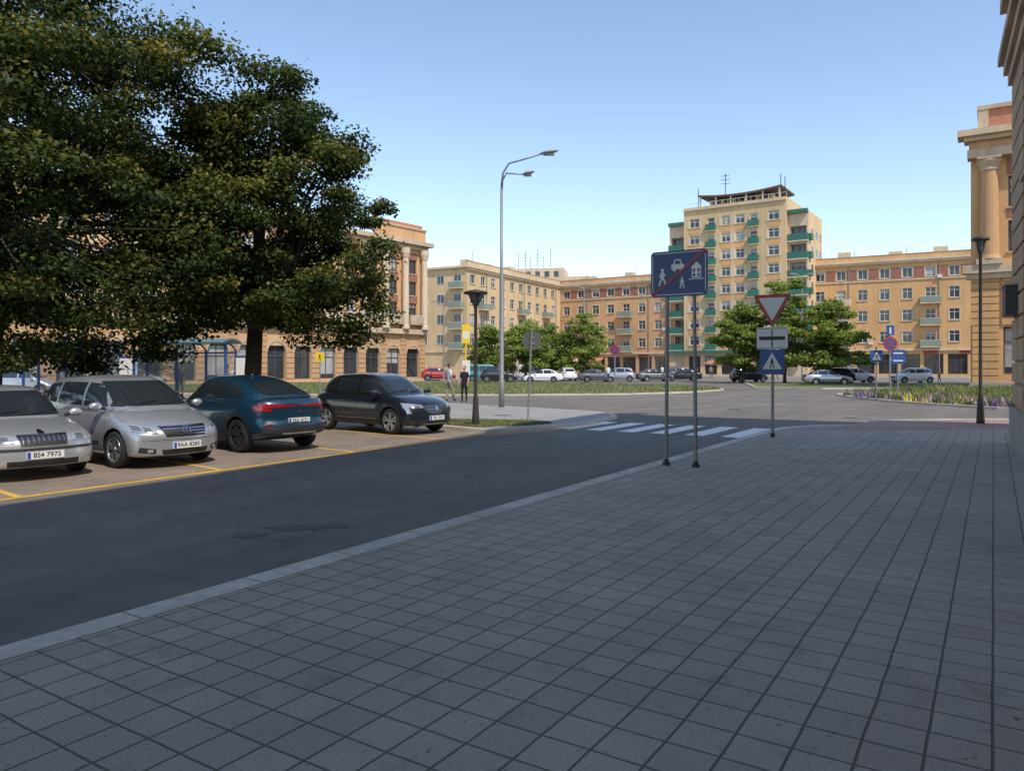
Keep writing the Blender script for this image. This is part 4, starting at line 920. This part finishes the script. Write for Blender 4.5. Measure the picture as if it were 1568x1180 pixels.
sedan=dict(L=4.51,W=1.73,r=.31,fx=3.62,rx=1.1,paint='p_silver2',bowf=.26,bowr=.2,wiper=(3.3,.975),
 top=[(0,.88),(.1,.97),(.7,1.0),(1.2,.96),(3.2,.94),(3.5,.90),(4.1,.80),(4.4,.72),(4.51,.66)],bot=[(0,.32),(.35,.22),(3.9,.2),(4.51,.21)],
 wid=[(0,.9),(.4,.98),(1,1),(3.6,1),(4.1,.98),(4.51,.93)],rakef=[(.2,.04),(.35,0),(.55,.02),(.7,.07),(1.1,.15)],raker=[(.2,.05),(.5,0),(1.1,.06)],
 gh=dict(z0=.88,z1=1.43,xf=[(0,3.48),(.5,3.02),(.85,2.72),(1,2.55)],xr=[(0,.42),(.5,.72),(1,1.25)],hw=[(0,.79),(.5,.73),(1,.60)],ins=.1,e=4.5,drop=[(.5,.09),(1.2,.03),(1.9,0),(2.5,.03),(3,.07)]),
 mir=(3.05,.98),hand=(1.35,2.35),hz=.83,plates=[('f',.41,'8S4 7975',0)],
 patches=[('f','glass',Q((-.66,.96),(.66,.96),(.52,1.36),(-.52,1.36),14,8)),('r','glass',Q((-.55,1.02),(.55,1.02),(.46,1.34),(-.46,1.34),10,6)),
  ('s','glass',Q((2.25,.97),(3.08,.97),(2.68,1.31),(2.25,1.34),8,5)),('s','glass',Q((1.25,.98),(2.17,.97),(2.17,1.34),(1.36,1.33),8,5)),('s','glass',Q((.85,1.0),(1.2,.98),(1.3,1.31),(1.15,1.24),4,5)),
  ('F','headlamp',Q((.40,.60),(.80,.60),(.79,.73),(.42,.70),10,4),.01),('F','lamp_inner',Q((.47,.615),(.60,.615),(.60,.695),(.47,.69),4,4),.014),('F','orange_lamp',Q((.74,.61),(.80,.61),(.79,.72),(.74,.71),3,3),.014),
  ('f','black_plastic',Q((-.32,.56),(.32,.56),(.35,.71),(-.35,.71),12,4),.008),*[('f','chrome',RC(-.29+.072*i-.008,-.29+.072*i+.008,.57,.69,1,4),.014) for i in range(9)],
  ('f','chrome',RC(-.35,.35,.695,.715,12,1),.018),('f','chrome',RC(-.33,.33,.55,.562,12,1),.018),('f','chrome',ring(0,.735,.0,.045,0,360),.014),
  ('f','black_plastic',RC(-.78,.78,.485,.52,16,1),.014),('f','black_plastic',Q((-.5,.24),(.5,.24),(.5,.33),(-.5,.33),12,3),.008),('F','headlamp',RC(.56,.70,.26,.32,3,2),.012),
  ('s','black_plastic',RC(1.5,3.2,.50,.54,10,1),.012),('B','tail',Q((.45,.75),(.76,.75),(.75,.92),(.48,.92),4,5)),
  *seams((1.28,2.22,3.18),.28,.95)])
coupe=dict(L=4.57,W=1.82,r=.355,fx=3.65,rx=.93,paint='p_blue',bowf=.3,bowr=.27,clad=True,rim='black_plastic',spokes=6,
 top=[(0,1.03),(.12,1.10),(.6,1.12),(1.4,1.06),(3.2,1.02),(3.6,1.0),(4.2,.92),(4.45,.84),(4.57,.76)],bot=[(0,.36),(.35,.26),(4,.24),(4.57,.27)],
 wid=[(0,.9),(.35,.98),(.9,1),(1.8,.985),(3.6,1),(4.1,.985),(4.57,.93)],rakef=[(.2,.05),(.4,0),(.6,.0),(.8,.08),(1.1,.16)],raker=[(.2,.12),(.45,.0),(.62,.02),(.66,.08),(.95,.06),(1.15,.02)],
 gh=dict(z0=1.0,z1=1.57,xf=[(0,3.5),(.5,3.05),(.85,2.75),(1,2.55)],xr=[(0,.2),(.35,.38),(.7,.85),(1,1.55)],hw=[(0,.83),(.5,.76),(1,.62)],ins=.10,e=4.4,drop=[(.3,.10),(1.2,.035),(2.0,0),(2.5,.02),(3.1,.07)]),
 mir=(3.05,1.12),hand=(1.4,2.35),hz=.96,fin=1.7,finz=1.555,plates=[('r',.66,'2BX 4721',0)],
 patches=[('f','glass',Q((-.68,1.09),(.68,1.09),(.55,1.48),(-.55,1.48),14,8)),('r','glass',Q((-.56,1.20),(.56,1.20),(.46,1.45),(-.46,1.45),12,8)),
  ('s','glass',Q((2.3,1.10),(3.1,1.09),(2.72,1.43),(2.3,1.465),8,5)),('s','glass',Q((1.35,1.14),(2.22,1.10),(2.22,1.465),(1.5,1.455),8,5)),('s','glass',Q((.85,1.19),(1.28,1.145),(1.42,1.445),(1.15,1.36),5,5)),
  ('s','chrome',RC(1.0,3.1,1.072,1.084,14,1),.010),
  ('B','tail',Q((.14,.945),(.80,.93),(.79,1.03),(.14,.985),14,3),.010),('B','tail',Q((.60,.86),(.84,.87),(.83,.97),(.62,.96),6,3),.011),('r','tail',RC(-.14,.14,.955,.975,6,1),.010),
  ('r','black_plastic',RC(-.78,.78,.38,.56,18,4),.012),('r','chrome',RC(-.42,.42,.395,.425,10,1),.018),('r','black_plastic',RC(-.30,.30,.60,.725,6,3),.010),
  ('r','chrome',Q((-.05,.85),(0,.80),(.05,.85),(0,.90),2,2),.016),('B','tail',RC(.60,.74,.585,.61,3,1),.016),
  ('r','black_plastic',RC(-.60,.60,1.125,1.145,12,1),.02),
  ('s','black_plastic',RC(1.35,3.25,.27,.40,14,3),.012),('s','chrome',RC(1.6,3.1,.40,.415,10,1),.014),
  *seams((1.45,2.27,3.2),.42,1.08)])
suv=dict(L=4.23,W=1.80,r=.345,fx=3.38,rx=.75,paint='p_dark',bowf=.32,bowr=.22,clad=True,spokes=5,wiper=(3.2,1.09),
 top=[(0,1.0),(.12,1.06),(.6,1.09),(2.6,1.04),(3.2,1.03),(3.6,1.0),(3.95,.93),(4.13,.85),(4.23,.78)],bot=[(0,.34),(.35,.24),(3.7,.22),(4.23,.24)],
 wid=[(0,.9),(.3,.975),(.8,1),(1.7,.985),(3.3,1),(3.85,.985),(4.23,.93)],rakef=[(.2,.06),(.4,0),(.6,.0),(.8,.06),(1.1,.14)],raker=[(.2,.1),(.5,0),(1.1,.06)],
 gh=dict(z0=.98,z1=1.58,xf=[(0,3.38),(.5,2.93),(.85,2.6),(1,2.4)],xr=[(0,.14),(.6,.32),(1,.62)],hw=[(0,.83),(.5,.76),(1,.64)],ins=.10,e=4.6,drop=[(.3,.10),(1.2,.02),(1.9,0),(2.4,.02),(3,.07)]),
 mir=(2.95,1.10),hand=(1.15,2.12),hz=.94,fin=.8,finz=1.555,plates=[('f',.44,'7BJ 3362',0)],
 patches=[('f','glass',Q((-.68,1.08),(.68,1.08),(.56,1.49),(-.56,1.49),14,8)),('r','glass',Q((-.58,1.12),(.58,1.12),(.5,1.44),(-.5,1.44),10,6)),
  ('s','glass',Q((2.12,1.08),(2.98,1.07),(2.58,1.44),(2.12,1.475),8,5)),('s','glass',Q((1.12,1.12),(2.04,1.08),(2.04,1.475),(1.2,1.47),8,5)),('s','glass',Q((.6,1.2),(1.04,1.13),(1.1,1.46),(.8,1.40),5,5)),
  ('s','chrome',RC(.8,3.0,1.058,1.068,14,1),.010),
  ('F','headlamp',Q((.42,.70),(.83,.72),(.82,.83),(.46,.775),10,4),.011),('F','headlamp',Q((.72,.56),(.80,.56),(.84,.74),(.78,.74),3,6),.012),('F','lamp_inner',Q((.50,.715),(.62,.72),(.62,.78),(.51,.76),4,3),.015),
  ('f','black_plastic',Q((-.38,.60),(.38,.60),(.44,.76),(-.44,.76),12,5),.008),('f','chrome',Q((-.055,.69),(0,.61),(.055,.69),(0,.77),2,2),.02),*[('f','chrome',RC(-.40,.40,.625+.04*i,.632+.04*i,12,1),.013) for i in range(4)],
  ('f','black_plastic',Q((-.62,.26),(.62,.26),(.56,.40),(-.56,.40),14,4),.010),('f','chrome',RC(-.45,.45,.275,.295,12,1),.016),
  ('s','black_plastic',RC(1.15,3.0,.25,.40,14,3),.012),('s','chrome',RC(1.3,2.9,.40,.412,10,1),.014),
  ('B','tail',Q((.45,.93),(.8,.93),(.79,1.02),(.5,1.02),6,3)),
  *seams((1.12,2.08,3.05),.42,1.06)])
mkcar(sedan,'parked_car',(-7.3,11.75),-40)
mkcar(minivan,'parked_car',(-5.80,13.4),-35)
mkcar(coupe,'parked_car',(-4.42,15.7),143,origin='r')
mkcar(suv,'parked_car',(-1.98,19.75),-38,roofkey='p_black')
far=[(sedan,'p_white',(3.4,82),175),(suv,'p_black',(-1.5,84),5),(minivan,'p_silver',(12,86),170),(sedan,'p_grey',(16.5,87),8),(suv,'p_white',(6.5,90),100),(suv,'p_red',(-9,92),10),
 (sedan,'p_silver',(30.2,72),-10),(suv,'p_black',(33,77),170),(minivan,'p_white',(36.5,80),0),(sedan,'p_black',(20.5,90),175),(suv,'p_grey',(22,97),0),(sedan,'p_white',(-22,62),15),(suv,'p_silver',(-29,58),10),(minivan,'p_white',(41.5,78),185),(sedan,'p_grey',(9.5,84),0),(suv,'p_black',(26.5,84),10),(minivan,'p_silver',(-30,46),12),(sedan,'p_red',(-36,46),12)]
cache={}
for S,pk,pos,hd in far:
    key=(id(S),pk)
    if key not in cache:
        S2=dict(S); S2['paint']=pk; S2['plates']=[]; S2['patches']=[p for p in S['patches'] if p[1] in ('glass','headlamp','tail','black_plastic')]; S2['rim']='rim'
        cache[key]=mkcar(S2,'parked_car',pos,hd,24,origin='c')
    else:
        e=cache[key]; ne=bpy.data.objects.new('parked_car',None); scene.collection.objects.link(ne); a=math.radians(hd); fw=Vector((math.cos(a),math.sin(a),0))
        ne.matrix_world=Matrix.Translation(Vector((pos[0],pos[1],.005))-fw*S['L']/2)@Matrix.Rotation(a,4,'Z')
        for c in e.children: o=bpy.data.objects.new(c.name,c.data); scene.collection.objects.link(o); o.parent=ne; o.matrix_local=c.matrix_local.copy()
def van(pos,hd,key,L=5.2):
    S=dict(suv); S.update(L=L,W=1.95,paint=key,r=.34,fx=L-.95,rx=1.0,wiper=None,top=[(0,1.1),(.1,1.15),(L-1.2,1.12),(L-.6,1.05),(L-.15,.9),(L,.8)],bot=[(0,.35),(.4,.25),(L,.27)],wid=[(0,.95),(.3,1),(L-.6,1),(L,.93)],plates=[],fin=None,
      gh=dict(z0=1.0,z1=2.0,xf=[(0,L-.55),(.6,L-1.1),(1,L-1.6)],xr=[(0,.06),(1,.15)],hw=[(0,.95),(1,.82)],ins=.1,e=7.,drop=[(0,.03),(L,.03)]),mir=(L-1.2,1.2),hand=(2.,3.3),hz=1.,
      patches=[('f','glass',Q((-.78,1.2),(.78,1.2),(.7,1.8),(-.7,1.8),10,6)),('s','glass',Q((L-2.5,1.2),(L-1.2,1.2),(L-1.6,1.75),(L-2.5,1.78),6,4)),('s','glass',RC(1.9,L-2.6,1.2,1.78)),('s','glass',RC(.4,1.8,1.2,1.78)),('F','headlamp',RC(.55,.85,.7,.88)),('f','black_plastic',RC(-.4,.4,.5,.8)),('B','tail',RC(.7,.88,.9,1.4))])
    mkcar(S,'parked_van',pos,hd,24,origin='c')
van((-3.2,90),5,'p_teal'); van((3.2,98),10,'p_white')
# ------------------------------------------------------------------ people
def person(pos,hd,top,bot,h=1.75,step=.12,bend=.1,hair='hair',armskin=True):
    J=[(0,0,.95),(0,0,1.12),(0,.0,1.34),(0,-.01,1.47),(0,0,1.55),
       (.17,-.01,1.41),(.22,-.03,1.14),(.23,.06+bend,.93),(.23,.09+bend,.86),
       (-.17,-.01,1.41),(-.22,-.03,1.14),(-.23,.06+bend*.5,.92),(-.23,.08+bend*.5,.85),
       (.09,0,.88),(.10,step*.7+.02,.50),(.10,step,.09),(.11,step+.13,.04),
       (-.09,0,.88),(-.10,-step*.3+.02,.50),(-.10,-step,.10),(-.11,-step+.13,.04)]
    Rd=[(.145,.10),(.135,.09),(.165,.105),(.07,.07),(.055,.055),(.062,.06),(.043,.043),(.03,.027),(.042,.02),(.062,.06),(.043,.043),(.03,.027),(.042,.02),(.09,.09),(.058,.06),(.04,.04),(.045,.03),(.09,.09),(.058,.06),(.04,.04),(.045,.03)]
    E=[(0,1),(1,2),(2,3),(3,4),(2,5),(5,6),(6,7),(7,8),(2,9),(9,10),(10,11),(11,12),(0,13),(13,14),(14,15),(15,16),(0,17),(17,18),(18,19),(19,20)]
    me=bpy.data.meshes.new('body'); me.from_pydata(J,E,[]); ob=bpy.data.objects.new('tmp',me); scene.collection.objects.link(ob)
    ob.modifiers.new('s','SKIN'); ss=ob.modifiers.new('u','SUBSURF'); ss.levels=2; ss.render_levels=2
    for i,sv in enumerate(me.skin_vertices[0].data): sv.radius=Rd[i]; sv.use_root=(i==0)
    dg=bpy.context.evaluated_depsgraph_get(); nm=bpy.data.meshes.new_from_object(ob.evaluated_get(dg)); bpy.data.objects.remove(ob)
    nm.materials.clear()
    for k in (top,bot,'skin','cloth_black'): nm.materials.append(M[k])
    for p in nm.polygons:
        c=p.center; a=abs(c.x)
        if c.z>1.48: i=2
        elif a>.185 and c.z<(1.22 if armskin else .95): i=2
        elif c.z>.93: i=0
        elif c.z>.1: i=1
        else: i=3
        p.material_index=i; p.use_smooth=True
    mb=MB()
    ell(mb,'skin',(0,.015,1.64),.075,.092,.115,16); ell(mb,hair,(0,-.012,1.672),.083,.095,.098,14); ell(mb,'skin',(0,.108,1.63),.013,.02,.022,8)
    for s in (1,-1):
        ell(mb,'skin',(s*.078,0,1.635),.012,.022,.032,8); ell(mb,'sign_black',(s*.03,.096,1.65),.012,.008,.006,8)
        wy=.09+(bend if s==1 else bend*.5); wx=s*.23; wz=.86 if s==1 else .85
        for f in range(4):
            l=(.07,.08,.075,.06)[f]; y=wy-.03+f*.021; mb.tube('skin',[(wx,y,wz-.01),(wx-s*.004,y+.004,wz-.01-l*.55),(wx-s*.015,y+.008,wz-.01-l)],[.0095,.009,.006],6)
        mb.tube('skin',[(wx-s*.01,wy+.02,wz+.03),(wx-s*.02,wy+.055,wz+.0),(wx-s*.02,wy+.065,wz-.03)],[.012,.01,.007],6)
    mb.box('sign_red',W0,-.022,.022,.102,.106,1.592,1.598)
    k=h/1.75; mw=Matrix.Translation(Vector((pos[0],pos[1],pos[2])))@Matrix.Rotation(math.radians(hd),4,'Z')@Matrix.Scale(k,4)
    e=mb.build('person',mw,smooth='all',parts={'skin':'head_and_fingers','hair':'hair','sign_red':'mouth','sign_black':'eyes'})
    o=bpy.data.objects.new('body',nm); scene.collection.objects.link(o); o.parent=e
person((-2.22,35,.1),160,'cloth_black','cloth_black',1.70,.03,.12)
person((-3.0,36,.1),-60,'shirt_white','cloth_khaki',1.80,.16,.05)
for (x,y,hd,t,b) in ((-30,43,90,'cloth_red','cloth_blue'),(-24.5,41,80,'shirt_white','cloth_blue'),(-17,38.5,200,'cloth_blue','cloth_khaki'),(-14.8,39,100,'cloth_red','cloth_black'),(10,78,20,'shirt_white','cloth_blue'),(19,95,30,'shirt_white','cloth_khaki'),(24,98,10,'cloth_red','cloth_black'),(31,100,50,'shirt_white','cloth_black'),(45,79,50,'cloth_blue','cloth_black'),(27,102,-30,'cloth_khaki','cloth_blue')):
    person((x,y,.1),hd,t,b,R.uniform(1.62,1.82),R.uniform(.05,.2))
for (x,y) in ((30,112),(34,110),(38,108)):
    mb=MB(); mb.tube('galv',[(x,y,0),(x,y,2.6)],.04,6); mb.lathe('roof_red',(x,y,0),[(1.6,2.1),(1.5,2.25),(.0,2.8)],8); mb.build('parasol')
# ------------------------------------------------------------------ light, sky, camera
S=Vector((.50,-.86,0)).normalized(); el=math.radians(52)
sv=Vector((S.x*math.cos(el),S.y*math.cos(el),math.sin(el)))
sl=bpy.data.lights.new('sun','SUN'); sl.energy=4.1; sl.angle=math.radians(.5); sl.color=(1,.93,.82)
so=bpy.data.objects.new('sun',sl); so.rotation_euler=sv.to_track_quat('Z','Y').to_euler(); scene.collection.objects.link(so)
w=bpy.data.worlds.new('World'); scene.world=w; w.use_nodes=True; nt=w.node_tree
sk=nt.nodes.new('ShaderNodeTexSky'); sk.sky_type='NISHITA'; sk.sun_disc=False; sk.sun_elevation=el; sk.sun_rotation=math.atan2(S.x,S.y); sk.air_density=1.; sk.dust_density=.1; sk.ozone_density=1.5
gn=nt.nodes.new('ShaderNodeVectorMath'); gn.operation='MULTIPLY'; gn.inputs[1].default_value=(1.66,1.58,1.5)
nt.links.new(sk.outputs[0],gn.inputs[0]); nt.links.new(gn.outputs[0],nt.nodes['Background'].inputs[0]); nt.nodes['Background'].inputs[1].default_value=.15
cd=bpy.data.cameras.new('camera'); cam=bpy.data.objects.new('camera',cd); scene.collection.objects.link(cam)
cam.location=(0,0,1.8); cam.rotation_euler=(math.radians(90),0,0); cd.lens=26.4; cd.sensor_width=36; cd.shift_y=-.0191; cd.clip_end=3000; cd.clip_start=.05
scene.camera=cam
scene.view_settings.view_transform='Standard'; scene.view_settings.look='None'; scene.view_settings.exposure=0
